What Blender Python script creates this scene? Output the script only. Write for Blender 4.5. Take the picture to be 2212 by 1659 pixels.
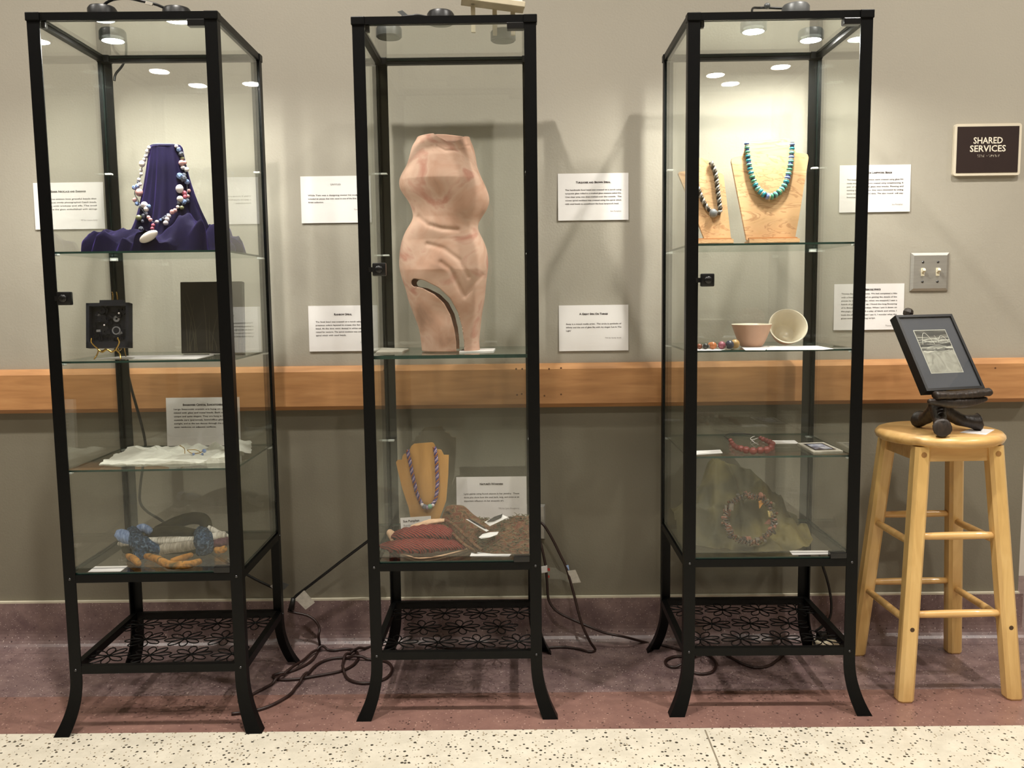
import bpy, bmesh, math, random
import numpy as np
from mathutils import Vector, Matrix, noise as mnoise

for o in list(bpy.data.objects):
    bpy.data.objects.remove(o, do_unlink=True)
SC = bpy.context.scene
COL = SC.collection
PI = math.pi

# ------------------------------------------------------------------ camera
F_PX, TILT, ROLL, YAW = 1882.70, 0.1015, -0.0127, -0.0084
CAM = np.array([0.0765, -2.2212, 1.1141])
_f = np.array([math.sin(YAW)*math.cos(TILT), math.cos(YAW)*math.cos(TILT), -math.sin(TILT)])
_r = np.array([math.cos(YAW), -math.sin(YAW), 0.0])
_u = np.cross(_r, _f)
R_ = _r*math.cos(ROLL)+_u*math.sin(ROLL)
U_ = -_r*math.sin(ROLL)+_u*math.cos(ROLL)
cam_d = bpy.data.cameras.new('camera')
cam_d.sensor_fit = 'HORIZONTAL'; cam_d.sensor_width = 36.0
cam_d.lens = 36.0*F_PX/2212.0
cam_d.clip_start = 0.02
cam_o = bpy.data.objects.new('camera', cam_d); COL.objects.link(cam_o)
cam_o.matrix_world = Matrix(((R_[0], U_[0], -_f[0], CAM[0]), (R_[1], U_[1], -_f[1], CAM[1]),
                             (R_[2], U_[2], -_f[2], CAM[2]), (0, 0, 0, 1)))
SC.camera = cam_o

# ------------------------------------------------------------------ world, exposure
w = bpy.data.worlds.new('world'); SC.world = w; w.use_nodes = True
w.node_tree.nodes['Background'].inputs[0].default_value = (1.0, 0.93, 0.82, 1)
w.node_tree.nodes['Background'].inputs[1].default_value = 0.0
SC.view_settings.view_transform = 'Standard'
SC.view_settings.look = 'None'
SC.view_settings.gamma = 1.0
SC.view_settings.use_curve_mapping = False
SC.view_settings.exposure = 0.0
SC.cycles.transparent_max_bounces = 40
SC.cycles.max_bounces = 10
SC.cycles.caustics_reflective = False
SC.cycles.caustics_refractive = False
SC.cycles.sample_clamp_indirect = 4.0

CEIL_Z = 3.6
# recessed ceiling lamps of the corridor, all above and outside the picture
DOWNLIGHTS = [(-2.5, -0.75, 150, 'wall_row_far_left'), (-0.6, -0.75, 250, 'wall_row_left'), (1.5, -0.80, 240, 'wall_row_right'), (3.3, -0.8, 170, 'wall_row_far_right'),
              (-1.6, -2.3, 110, 'middle_row_left'), (0.5, -2.3, 120, 'middle_row_centre'), (2.6, -2.3, 110, 'middle_row_right')]
PUCK_POWER = 850.0

# ------------------------------------------------------------------ helpers
def at(u, v, y=None, z=None):
    """point of the room seen at photo pixel u,v on the plane y=... or z=..."""
    d = _f + R_*(u-1106)/F_PX - U_*(v-829.5)/F_PX
    t = (y-CAM[1])/d[1] if y is not None else (z-CAM[2])/d[2]
    p = CAM+d*t
    return Vector((float(p[0]), float(p[1]), float(p[2])))

def lin(c):
    def g(x):
        x = x/255.0
        return x/12.92 if x <= 0.04045 else ((x+0.055)/1.055)**2.4
    return (g(c[0]), g(c[1]), g(c[2]), 1.0)

class MB:
    def __init__(s):
        s.v = []; s.f = []
    def add(s, vs, fs):
        b = len(s.v)
        s.v += [tuple(p) for p in vs]
        s.f += [tuple(i+b for i in f) for f in fs]
        return s
    def box(s, c, d, m=None):
        x, y, z = d[0]/2, d[1]/2, d[2]/2
        vs = [Vector((a*x, b*y, e*z)) for a in (-1, 1) for b in (-1, 1) for e in (-1, 1)]
        if m is not None:
            vs = [m @ p for p in vs]
        vs = [p+Vector(c) for p in vs]
        return s.add(vs, [(0, 1, 3, 2), (4, 6, 7, 5), (0, 4, 5, 1), (2, 3, 7, 6), (0, 2, 6, 4), (1, 5, 7, 3)])
    def cbox(s, c, d, ch=0.003, m=None):
        """box with chamfered edges"""
        bm = bmesh.new(); bmesh.ops.create_cube(bm, size=1)
        bmesh.ops.scale(bm, vec=d, verts=bm.verts)
        bmesh.ops.bevel(bm, geom=bm.edges[:], offset=ch, segments=2, affect='EDGES', profile=0.5)
        bm.verts.index_update()
        vs = [p.co.copy() for p in bm.verts]; fs = [[q.index for q in f.verts] for f in bm.faces]
        bm.free()
        if m is not None:
            vs = [m @ p for p in vs]
        return s.add([p+Vector(c) for p in vs], fs)
    def prism(s, poly, a, b, axis='y', ch=0.0):
        """polygon (2D) extruded from a to b along axis"""
        def P3(p, t):
            if axis == 'y': return (p[0], t, p[1])
            if axis == 'z': return (p[0], p[1], t)
            return (t, p[0], p[1])
        n = len(poly)
        vs = [P3(p, a) for p in poly]+[P3(p, b) for p in poly]
        fs = [tuple(range(n)), tuple(range(2*n-1, n-1, -1))]
        fs += [(i, i+n, (i+1) % n+n, (i+1) % n) for i in range(n)]
        return s.add(vs, fs)
    def tube(s, pts, r, n=8, closed=False, caps=True, flat=1.0):
        pts = [Vector(p) for p in pts]; k = len(pts)
        rr = r if isinstance(r, (list, tuple)) else [r]*k
        fr = frames(pts, closed)
        vs = []
        for i in range(k):
            t, a, b = fr[i]
            for j in range(n):
                q = 2*PI*j/n
                vs.append(pts[i]+a*(math.cos(q)*rr[i])+b*(math.sin(q)*rr[i]*flat))
        fs = []
        for i in range(k if closed else k-1):
            i2 = (i+1) % k
            for j in range(n):
                j2 = (j+1) % n
                fs.append((i*n+j, i*n+j2, i2*n+j2, i2*n+j))
        if caps and not closed:
            fs.append(tuple(range(n-1, -1, -1))); fs.append(tuple((k-1)*n+j for j in range(n)))
        return s.add(vs, fs)
    def lathe(s, prof, n=24, c=(0, 0, 0), m=None, caps=True):
        vs = []; k = len(prof)
        for (r, z) in prof:
            for j in range(n):
                q = 2*PI*j/n
                p = Vector((r*math.cos(q), r*math.sin(q), z))
                if m is not None: p = m @ p
                vs.append(p+Vector(c))
        fs = [(i*n+j, i*n+(j+1) % n, (i+1)*n+(j+1) % n, (i+1)*n+j) for i in range(k-1) for j in range(n)]
        if caps and prof[0][0] > 1e-6: fs.append(tuple(range(n-1, -1, -1)))
        if caps and prof[-1][0] > 1e-6: fs.append(tuple((k-1)*n+j for j in range(n)))
        return s.add(vs, fs)
    def sphere(s, c, r, n=12, k=8, m=None):
        r3 = r if isinstance(r, (list, tuple)) else (r, r, r)
        vs = []
        for i in range(k+1):
            a = PI*i/k
            for j in range(n):
                q = 2*PI*j/n
                p = Vector((math.sin(a)*math.cos(q)*r3[0], math.sin(a)*math.sin(q)*r3[1], math.cos(a)*r3[2]))
                if m is not None: p = m @ p
                vs.append(p+Vector(c))
        fs = [(i*n+j, (i+1)*n+j, (i+1)*n+(j+1) % n, i*n+(j+1) % n) for i in range(k) for j in range(n)]
        return s.add(vs, fs)
    def grid(s, fn, nu, nv, wrap=False):
        vs = [fn(i/nu, j/nv) for i in range(nu+1) for j in range(nv+(0 if wrap else 1))]
        w_ = nv if wrap else nv+1
        fs = []
        for i in range(nu):
            for j in range(nv):
                j2 = (j+1) % w_ if wrap else j+1
                fs.append((i*w_+j, (i+1)*w_+j, (i+1)*w_+j2, i*w_+j2))
        return s.add(vs, fs)
    def mesh(s, name, mat, smooth=False):
        me = bpy.data.meshes.new(name)
        me.from_pydata([tuple(p) for p in s.v], [], s.f)
        bm = bmesh.new(); bm.from_mesh(me)
        bmesh.ops.remove_doubles(bm, verts=bm.verts, dist=1e-6)
        bmesh.ops.recalc_face_normals(bm, faces=bm.faces)
        bm.to_mesh(me); bm.free()
        if mat is not None: me.materials.append(mat)
        if smooth:
            me.polygons.foreach_set('use_smooth', [True]*len(me.polygons))
            if smooth == 'auto':
                me.set_sharp_from_angle(angle=0.7)
        me.update()
        return me
    def build(s, name, mat, parent=None, smooth=False):
        return obj(name, s.mesh(name, mat, smooth), parent)

def frames(pts, closed=False):
    k = len(pts); T = []
    for i in range(k):
        if closed: t = pts[(i+1) % k]-pts[i-1]
        else: t = pts[min(i+1, k-1)]-pts[max(i-1, 0)]
        T.append(t.normalized() if t.length > 1e-9 else Vector((0, 0, 1)))
    up = Vector((0, 0, 1)) if abs(T[0].z) < 0.9 else Vector((1, 0, 0))
    a = (up-T[0]*up.dot(T[0])).normalized()
    out = []
    for i in range(k):
        a = a-T[i]*a.dot(T[i])
        a = a.normalized() if a.length > 1e-9 else T[i].orthogonal().normalized()
        out.append((T[i], a, T[i].cross(a)))
    return out

def smooth_path(pts, per=8, closed=False):
    P = [Vector(p) for p in pts]; n = len(P); out = []
    rng = range(n if closed else n-1)
    for i in rng:
        if closed: p0, p1, p2, p3 = P[i-1], P[i], P[(i+1) % n], P[(i+2) % n]
        else: p0, p1, p2, p3 = P[max(i-1, 0)], P[i], P[i+1], P[min(i+2, n-1)]
        for j in range(per):
            t = j/per
            out.append(0.5*((2*p1)+(p2-p0)*t+(2*p0-5*p1+4*p2-p3)*t*t+(3*p1-p0-3*p2+p3)*t**3))
    if not closed: out.append(P[-1])
    return out

def resample(pts, n):
    pts = [Vector(p) for p in pts]
    L = [0.0]
    for a, b in zip(pts, pts[1:]): L.append(L[-1]+(b-a).length)
    out = []
    for k in range(n):
        d = L[-1]*k/(n-1); i = 0
        while i < len(L)-2 and L[i+1] < d: i += 1
        q = (d-L[i])/max(L[i+1]-L[i], 1e-9)
        out.append(pts[i].lerp(pts[i+1], q))
    return out

def interp(x, xs, ys):
    return float(np.interp(x, xs, ys))

def obj(name, me, parent=None):
    o = bpy.data.objects.new(name, me); COL.objects.link(o)
    if parent is not None: o.parent = parent
    return o

def tag(o, label, cat, group=None):
    o['label'] = label; o['category'] = cat
    if group: o['group'] = group
    return o

def thing(name, label, cat, loc=(0, 0, 0), rz=0.0, group=None):
    o = obj(name, None)
    o.location = loc; o.rotation_euler = (0, 0, rz); o.empty_display_size = 0.05
    return tag(o, label, cat, group)

def struct(o):
    o['kind'] = 'structure'; return o

def local(root, p):
    """world point into the frame of a thing (location + z rotation only)"""
    m = Matrix.Translation(root.location) @ Matrix.Rotation(root.rotation_euler.z, 4, 'Z')
    return m.inverted() @ Vector(p)

# ------------------------------------------------------------------ materials
def nt(name):
    m = bpy.data.materials.new(name); m.use_nodes = True
    t = m.node_tree; return m, t, t.nodes['Principled BSDF']

def setv(b, **k):
    for a, v in k.items():
        b.inputs[a.replace('_', ' ')].default_value = v

def plain(name, rgb, rough=0.5, metal=0.0, spec=0.5, var=0.0, scale=20.0, bump=0.0, bscale=200.0, stretch=(1, 1, 1), coat=0.0):
    m, t, b = nt(name); c = lin(rgb)
    setv(b, Base_Color=c, Roughness=rough, Metallic=metal)
    b.inputs['Specular IOR Level'].default_value = spec
    b.inputs['Coat Weight'].default_value = coat
    if var or bump:
        tc = t.nodes.new('ShaderNodeTexCoord'); mp = t.nodes.new('ShaderNodeMapping')
        mp.inputs['Scale'].default_value = stretch
        t.links.new(tc.outputs['Object'], mp.inputs['Vector'])
    if var:
        n = t.nodes.new('ShaderNodeTexNoise'); n.inputs['Scale'].default_value = scale; n.inputs['Detail'].default_value = 6
        t.links.new(mp.outputs[0], n.inputs['Vector'])
        r = t.nodes.new('ShaderNodeValToRGB')
        r.color_ramp.elements[0].position = 0.3; r.color_ramp.elements[1].position = 0.7
        r.color_ramp.elements[0].color = tuple(max(0, x*(1-var)) for x in c[:3])+(1,)
        r.color_ramp.elements[1].color = tuple(min(1, x*(1+var)) for x in c[:3])+(1,)
        t.links.new(n.outputs['Fac'], r.inputs[0]); t.links.new(r.outputs[0], b.inputs['Base Color'])
    if bump:
        n2 = t.nodes.new('ShaderNodeTexNoise'); n2.inputs['Scale'].default_value = bscale; n2.inputs['Detail'].default_value = 4
        t.links.new(mp.outputs[0], n2.inputs['Vector'])
        bp = t.nodes.new('ShaderNodeBump'); bp.inputs['Strength'].default_value = bump; bp.inputs['Distance'].default_value = 0.002
        t.links.new(n2.outputs['Fac'], bp.inputs['Height']); t.links.new(bp.outputs[0], b.inputs['Normal'])
    return m

def ramp_mat(name, stops, scale, rough=0.6, stretch=(1, 1, 1), detail=6, distort=0.0, bump=0.0, kind='noise', spec=0.5, coat=0.0, sheen=0.0):
    m, t, b = nt(name); setv(b, Roughness=rough); b.inputs['Specular IOR Level'].default_value = spec
    b.inputs['Coat Weight'].default_value = coat; b.inputs['Sheen Weight'].default_value = sheen
    tc = t.nodes.new('ShaderNodeTexCoord'); mp = t.nodes.new('ShaderNodeMapping'); mp.inputs['Scale'].default_value = stretch
    t.links.new(tc.outputs['Object'], mp.inputs['Vector'])
    if kind == 'noise':
        n = t.nodes.new('ShaderNodeTexNoise'); n.inputs['Scale'].default_value = scale; n.inputs['Detail'].default_value = detail
        n.inputs['Distortion'].default_value = distort; out = n.outputs['Fac']
    elif kind == 'wave':
        n = t.nodes.new('ShaderNodeTexWave'); n.inputs['Scale'].default_value = scale; n.inputs['Distortion'].default_value = distort
        n.inputs['Detail'].default_value = detail; n.inputs['Detail Scale'].default_value = 1.2; n.bands_direction = 'Z'; out = n.outputs['Fac']
    else:
        n = t.nodes.new('ShaderNodeTexVoronoi'); n.inputs['Scale'].default_value = scale; out = n.outputs['Distance']
    t.links.new(mp.outputs[0], n.inputs['Vector'])
    r = t.nodes.new('ShaderNodeValToRGB'); cr = r.color_ramp
    while len(cr.elements) < len(stops): cr.elements.new(0.5)
    for e, (p, c) in zip(cr.elements, stops): e.position = p; e.color = lin(c)
    t.links.new(out, r.inputs[0]); t.links.new(r.outputs[0], b.inputs['Base Color'])
    if bump:
        bp = t.nodes.new('ShaderNodeBump'); bp.inputs['Strength'].default_value = bump; bp.inputs['Distance'].default_value = 0.002
        t.links.new(out, bp.inputs['Height']); t.links.new(bp.outputs[0], b.inputs['Normal'])
    return m

def terrazzo(name, base, base2, dark, light, chip=55.0, pd=0.10, pl=0.10, rough=0.32, mottle=5.0):
    """ground matrix with two kinds of stone chips of their own colour"""
    m, t, b = nt(name); setv(b, Roughness=rough)
    tc = t.nodes.new('ShaderNodeTexCoord')
    n = t.nodes.new('ShaderNodeTexNoise'); n.inputs['Scale'].default_value = mottle; n.inputs['Detail'].default_value = 9; n.inputs['Roughness'].default_value = 0.7
    t.links.new(tc.outputs['Object'], n.inputs['Vector'])
    r = t.nodes.new('ShaderNodeValToRGB'); r.color_ramp.elements[0].color = lin(base); r.color_ramp.elements[1].color = lin(base2)
    r.color_ramp.elements[0].position = 0.35; r.color_ramp.elements[1].position = 0.65
    t.links.new(n.outputs['Fac'], r.inputs[0])
    last = r.outputs[0]
    for k, (colr, prob, sc) in enumerate(((dark, pd, chip), (light, pl, chip*1.35))):
        v = t.nodes.new('ShaderNodeTexVoronoi'); v.inputs['Scale'].default_value = sc
        mp = t.nodes.new('ShaderNodeMapping'); mp.inputs['Location'].default_value = (3.1*k, 1.7*k, 0.3+0.4*k)
        t.links.new(tc.outputs['Object'], mp.inputs['Vector']); t.links.new(mp.outputs[0], v.inputs['Vector'])
        sep = t.nodes.new('ShaderNodeSeparateColor'); t.links.new(v.outputs['Color'], sep.inputs[0])
        c1 = t.nodes.new('ShaderNodeMath'); c1.operation = 'LESS_THAN'; c1.inputs[1].default_value = prob
        t.links.new(sep.outputs[0], c1.inputs[0])
        md = t.nodes.new('ShaderNodeMath'); md.operation = 'MULTIPLY'; md.inputs[1].default_value = 0.42
        t.links.new(sep.outputs[1], md.inputs[0])
        c2 = t.nodes.new('ShaderNodeMath'); c2.operation = 'LESS_THAN'; t.links.new(v.outputs['Distance'], c2.inputs[0]); t.links.new(md.outputs[0], c2.inputs[1])
        mu = t.nodes.new('ShaderNodeMath'); mu.operation = 'MULTIPLY'; t.links.new(c1.outputs[0], mu.inputs[0]); t.links.new(c2.outputs[0], mu.inputs[1])
        mx = t.nodes.new('ShaderNodeMix'); mx.data_type = 'RGBA'
        t.links.new(mu.outputs[0], mx.inputs['Factor']); t.links.new(last, mx.inputs[6]); mx.inputs[7].default_value = lin(colr)
        last = mx.outputs[2]
    t.links.new(last, b.inputs['Base Color'])
    return m

def glass_mat(name, tint, rough=0.0):
    """clear pane: see-through with the mirror share that glass has at each angle"""
    m = bpy.data.materials.new(name); m.use_nodes = True; t = m.node_tree; t.nodes.clear()
    out = t.nodes.new('ShaderNodeOutputMaterial'); mix = t.nodes.new('ShaderNodeMixShader')
    tr = t.nodes.new('ShaderNodeBsdfTransparent'); tr.inputs[0].default_value = tint
    gl = t.nodes.new('ShaderNodeBsdfGlossy'); gl.inputs['Roughness'].default_value = rough
    gl.inputs['Color'].default_value = (0.97, 1, 0.985, 1)
    fr = t.nodes.new('ShaderNodeFresnel'); ge = t.nodes.new('ShaderNodeNewGeometry')
    mr = t.nodes.new('ShaderNodeMapRange'); mr.inputs['To Min'].default_value = 1.5; mr.inputs['To Max'].default_value = 1/1.5
    t.links.new(ge.outputs['Backfacing'], mr.inputs['Value']); t.links.new(mr.outputs[0], fr.inputs['IOR'])
    t.links.new(fr.outputs[0], mix.inputs[0]); t.links.new(tr.outputs[0], mix.inputs[1]); t.links.new(gl.outputs[0], mix.inputs[2])
    t.links.new(mix.outputs[0], out.inputs[0])
    return m

def emit_mat(name, rgb, s):
    m = bpy.data.materials.new(name); m.use_nodes = True; t = m.node_tree; t.nodes.clear()
    out = t.nodes.new('ShaderNodeOutputMaterial'); e = t.nodes.new('ShaderNodeEmission')
    e.inputs[0].default_value = rgb; e.inputs[1].default_value = s; t.links.new(e.outputs[0], out.inputs[0])
    return m

def sheer_mat(name, rgb, alpha):
    m, t, b = nt(name); setv(b, Roughness=0.75); b.inputs['Alpha'].default_value = alpha
    tc = t.nodes.new('ShaderNodeTexCoord'); n = t.nodes.new('ShaderNodeTexNoise'); n.inputs['Scale'].default_value = 9
    t.links.new(tc.outputs['Object'], n.inputs['Vector'])
    r = t.nodes.new('ShaderNodeValToRGB'); r.color_ramp.elements[0].color = lin(rgb[0]); r.color_ramp.elements[1].color = lin(rgb[1])
    r.color_ramp.elements[0].position = 0.4; r.color_ramp.elements[1].position = 0.68
    t.links.new(n.outputs['Fac'], r.inputs[0]); t.links.new(r.outputs[0], b.inputs['Base Color'])
    return m

M = {}
M['wall'] = plain('wall_paint', (159, 153, 140), 0.7, var=0.02, scale=3, bump=0.25, bscale=160)
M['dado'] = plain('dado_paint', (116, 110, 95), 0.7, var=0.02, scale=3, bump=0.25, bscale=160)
M['wall_far'] = plain('cream_paint', (232, 224, 208), 0.7, var=0.02, scale=3)
M['ceiling'] = plain('ceiling_white', (235, 230, 222), 0.8, var=0.02, scale=8)
M['cream_terrazzo'] = terrazzo('cream_terrazzo', (196, 189, 172), (214, 207, 190), (64, 58, 48), (146, 132, 108), 95, 0.5, 0.4, 0.35, 14)
M['pink_terrazzo'] = terrazzo('pink_terrazzo', (116, 86, 79), (136, 103, 93), (74, 54, 50), (162, 130, 118), 120, 0.25, 0.2, 0.3, 12)
M['mauve_terrazzo'] = terrazzo('mauve_terrazzo', (104, 84, 84), (134, 112, 108), (72, 54, 56), (178, 160, 154), 140, 0.25, 0.25, 0.34, 14)
M['caulk'] = plain('caulk', (196, 188, 168), 0.6, var=0.05)
M['joint'] = plain('joint', (132, 122, 104), 0.6, var=0.1)
M['rail_wood'] = ramp_mat('rail_wood', [(0.25, (162, 114, 72)), (0.55, (180, 130, 84)), (0.8, (192, 144, 96))], 7, 0.42, (1, 6, 9), 8, 0.4, coat=0.15)
M['nail'] = plain('nail_hole', (96, 62, 36), 0.7, var=0.1)
M['black'] = plain('black_metal', (6, 6, 6), 0.42, 0.0, 0.18, var=0.15, scale=60, bump=0.08, bscale=600)
M['black_dull'] = plain('black_plastic', (14, 14, 15), 0.3, var=0.1)
M['chrome'] = plain('bolt_steel', (90, 90, 92), 0.3, 1.0, var=0.1)
M['glass'] = glass_mat('cabinet_glass', (0.99, 0.997, 0.991, 1))
M['glass_edge'] = plain('glass_edge', (34, 64, 57), 0.12, var=0.2, scale=40)
M['glass_edge_dark'] = plain('glass_edge_dark', (12, 22, 19), 0.2, var=0.2, scale=40)
M['clip'] = plain('clear_clip', (208, 212, 206), 0.25, var=0.05)
M['puck'] = plain('puck_grey', (96, 98, 98), 0.4, 0.2, var=0.1)
M['puck_dark'] = plain('puck_black', (26, 26, 27), 0.4, var=0.1)
M['puck_glow'] = emit_mat('puck_glow', (1.0, 0.97, 0.90, 1), PUCK_POWER)
M['puck_off'] = plain('puck_lens', (120, 124, 112), 0.35, var=0.08)
M['paper'] = plain('white_card', (226, 222, 220), 0.75, var=0.015, scale=6)
M['ink'] = plain('ink', (66, 58, 58), 0.8, var=0.05)
M['ink_grey'] = plain('ink_grey', (140, 132, 130), 0.8, var=0.05)
M['cord_brown'] = plain('brown_cord', (44, 26, 22), 0.45, var=0.1)
M['cord_black'] = plain('black_cord', (15, 14, 14), 0.4, var=0.1)
M['tag'] = plain('paper_tag', (186, 180, 168), 0.7, var=0.12, scale=90)
M['clear'] = glass_mat('clear_plastic', (0.8, 0.8, 0.78, 1), 0.15)
M['steel'] = plain('brushed_steel', (168, 164, 157), 0.45, 0.6, var=0.05, scale=30, stretch=(1, 1, 8))
M['ivory'] = plain('ivory_plastic', (226, 216, 190), 0.35, var=0.02)
M['sign_frame'] = plain('sign_frame', (208, 198, 178), 0.45, var=0.03)
M['sign_face'] = plain('sign_brown', (36, 20, 16), 0.5, var=0.06)
M['sign_text'] = plain('sign_letter', (226, 216, 198), 0.5, var=0.02)
M['birch'] = ramp_mat('birch', [(0.25, (198, 158, 96)), (0.5, (214, 176, 112)), (0.8, (224, 190, 128))], 9, 0.35, (5, 5, 0.7), 6, 0.6, coat=0.25)
M['birch_x'] = ramp_mat('birch_seat', [(0.25, (196, 152, 92)), (0.5, (212, 170, 108)), (0.8, (224, 186, 126))], 9, 0.3, (0.7, 6, 5), 6, 0.6, coat=0.35)
M['plug'] = plain('wood_plug', (150, 108, 58), 0.5, var=0.15)
M['hole'] = plain('bolt_hole', (70, 48, 24), 0.6, var=0.2)
M['dark_wood'] = ramp_mat('dark_carved_wood', [(0.2, (22, 17, 14)), (0.6, (46, 36, 29)), (0.9, (66, 52, 42))], 40, 0.45, (3, 3, 0.6), 6, 1.0, bump=0.6)
M['frame_black'] = plain('frame_black', (9, 8, 9), 0.35, var=0.1)
M['mat_grey'] = plain('mat_board', (70, 71, 78), 0.6, var=0.03)
M['photo_white'] = plain('photo_border', (204, 200, 186), 0.5, var=0.02)
M['velvet'] = None

# ------------------------------------------------------------------ the setting
YW = 0.50                      # wall face
Y_PINK, Y_MAUVE = -0.0765, 0.1332
fl = struct(MB().box((0, (-5+Y_PINK)/2, -0.05), (9.5, Y_PINK+5, 0.1)).build('floor', M['cream_terrazzo']))
MB().box((0, (Y_PINK+Y_MAUVE)/2, -0.05), (9.5, Y_MAUVE-Y_PINK, 0.1)).build('pink_border', M['pink_terrazzo'], fl)
MB().box((0, (Y_MAUVE+3.5)/2, -0.05), (9.5, 3.5-Y_MAUVE, 0.1)).build('mauve_border', M['mauve_terrazzo'], fl)
ja, jb = at(1523, 1577, z=0.0), at(1556, 1659, z=0.0)
jd = (jb-ja).normalized(); jc = ja+jd*0.75
MB().box((jc.x, jc.y, 0.0003), (0.004, 1.5, 0.0006), Matrix.Rotation(math.atan2(-jd.x, jd.y), 3, 'Z')).build('joint_strip', M['joint'], fl)

X_END = 1.664
wb = struct(MB().box(((-4.6+X_END)/2, YW+0.06, CEIL_Z/2), (X_END+4.6, 0.12, CEIL_Z)).build('wall_back', M['wall']))
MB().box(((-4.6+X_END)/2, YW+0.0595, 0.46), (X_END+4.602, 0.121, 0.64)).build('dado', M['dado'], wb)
struct(MB().box((3.2, 1.15, CEIL_Z/2), (3.0, 0.1, CEIL_Z)).build('wall_recess', M['wall_far']))
struct(MB().box((-4.65, -2.2, CEIL_Z/2), (0.1, 5.5, CEIL_Z)).build('wall_left', M['wall']))
struct(MB().box((4.7, -0.8, CEIL_Z/2), (0.1, 8.4, CEIL_Z)).build('wall_right', M['wall']))
struct(MB().box((0, -5.0, CEIL_Z/2), (9.4, 0.1, CEIL_Z)).build('wall_front', M['wall']))
struct(MB().box((0, -0.8, CEIL_Z+0.05), (9.6, 8.6, 0.1)).build('ceiling', M['ceiling']))

# coved terrazzo base
ZB = 0.1465
prof = [(YW+0.02, ZB), (YW-0.012, ZB), (YW-0.012, 0.055)]
for k in range(1, 9):
    a = PI/2*k/8
    prof.append((YW-0.012-0.05*(1-math.cos(a)), 0.055-0.0545*math.sin(a)))
prof += [(YW-0.062, -0.02), (YW+0.02, -0.02)]
bb = struct(MB().prism(prof, -4.6, X_END+0.012, 'x').build('baseboard_back', M['mauve_terrazzo']))
MB().box(((-4.6+X_END)/2, YW-0.006, ZB+0.0025), (X_END+4.6, 0.012, 0.006)).build('caulk_line', M['caulk'], bb)

# wooden bumper rail with chamfered edges
ZR0, ZR1, RT = 0.765, 0.9015, 0.036
prof = [(YW+0.01, ZR1), (YW-0.014, ZR1), (YW-RT, ZR1-0.016), (YW-RT, ZR0+0.013), (YW-RT+0.012, ZR0), (YW+0.01, ZR0)]
rail = struct(MB().prism(prof, -4.6, X_END-0.004, 'x').build('trim_1', M['rail_wood']))
for (u, v) in ((1115, 797), (1128, 797), (1117, 853), (1127, 851), (1186, 797), (1212, 795), (1176, 855), (1212, 852), (830, 800), (850, 801), (2150, 795)):
    p = at(u, v, y=YW-RT)
    MB().lathe([(0.0028, -0.001), (0.0028, 0.0004), (0.0, 0.0002)], 10, (p.x, YW-RT, p.z), Matrix.Rotation(PI/2, 3, 'X')).build('nail_hole', M['nail'], rail)

# recessed ceiling downlights
for i, (x, y, e, where) in enumerate(DOWNLIGHTS):
    t = thing('ceiling_light_'+where+'_offscreen', 'round recessed downlight in the white ceiling above the display cases', 'light', (x, y, CEIL_Z), 0, 'recessed ceiling downlights')
    MB().lathe([(0.085, -0.006), (0.105, -0.006), (0.105, 0.002), (0.085, 0.002), (0.085, -0.006)], 28, caps=False).build('trim_ring', M['ceiling'], t, True)
    MB().lathe([(0.0, -0.001), (0.085, -0.001)], 28).build('lens_'+where+'_offscreen', emit_mat('lens_glow', (1, 0.92, 0.80, 1), 6.0), t)
    ld = bpy.data.lights.new('downlight_'+where+'_offscreen', 'SPOT'); ld.energy = e; ld.color = (1.0, 0.95, 0.875)
    ld.spot_size = math.radians(125); ld.spot_blend = 0.7; ld.shadow_soft_size = 0.05
    lo = bpy.data.objects.new('downlight_'+where+'_offscreen', ld); COL.objects.link(lo); lo.parent = t; lo.location = (0, 0, -0.03)

# ------------------------------------------------------------------ display cases
CW, CD, CH = 0.4532, 0.3936, 1.80
H2 = CW/2
PW, PD = 0.030, 0.024         # post width and depth
ZS, ZRK = 0.408, 0.167        # case floor rail and rack rail
SHELF = {0: (1.2355, 0.9625, 0.6850), 1: (0.9625,), 2: (1.2385, 0.9660, 0.6880)}
CABS = [(-0.8636, -0.0663, 0.0214), (-0.0982, 0.0, 0.0048), (0.7295, 0.0059, -0.0064)]

def post_mesh(sx, sy):
    """angle-iron post that sweeps outwards into a sabre foot; sx -1 left / 1 right, sy -1 front / 1 back"""
    mb = MB(); zt = 0.150; th = 0.0035
    zs = [CH-0.001, 1.2, 0.6, 0.3, zt]+[zt*(1-k/14) for k in range(1, 15)]
    rings = []
    for z in zs:
        q = max(0.0, (zt-z)/zt)
        ox = 0.040*q**2.1; oy = 0.026*q**2.1
        wx = PW+0.010*q**2; wy = PD+0.006*q**2
        X0 = H2+ox; Y0 = oy                       # outer corner
        # L section: outer faces full width, inner web cut away
        ring = [(X0, Y0), (X0-wx, Y0), (X0-wx, Y0-th), (X0-th, Y0-th), (X0-th, Y0-wy), (X0, Y0-wy)]
        rings.append([(sx*x, (CD+y) if sy > 0 else -y, z) for x, y in ring])
    n = 6; vs = [p for r in rings for p in r]
    fs = [(i*n+j, i*n+(j+1) % n, (i+1)*n+(j+1) % n, (i+1)*n+j) for i in range(len(rings)-1) for j in range(n)]
    fs += [tuple(range(n)), tuple((len(rings)-1)*n+j for j in range(n))]
    return mb.add(vs, fs)

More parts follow.
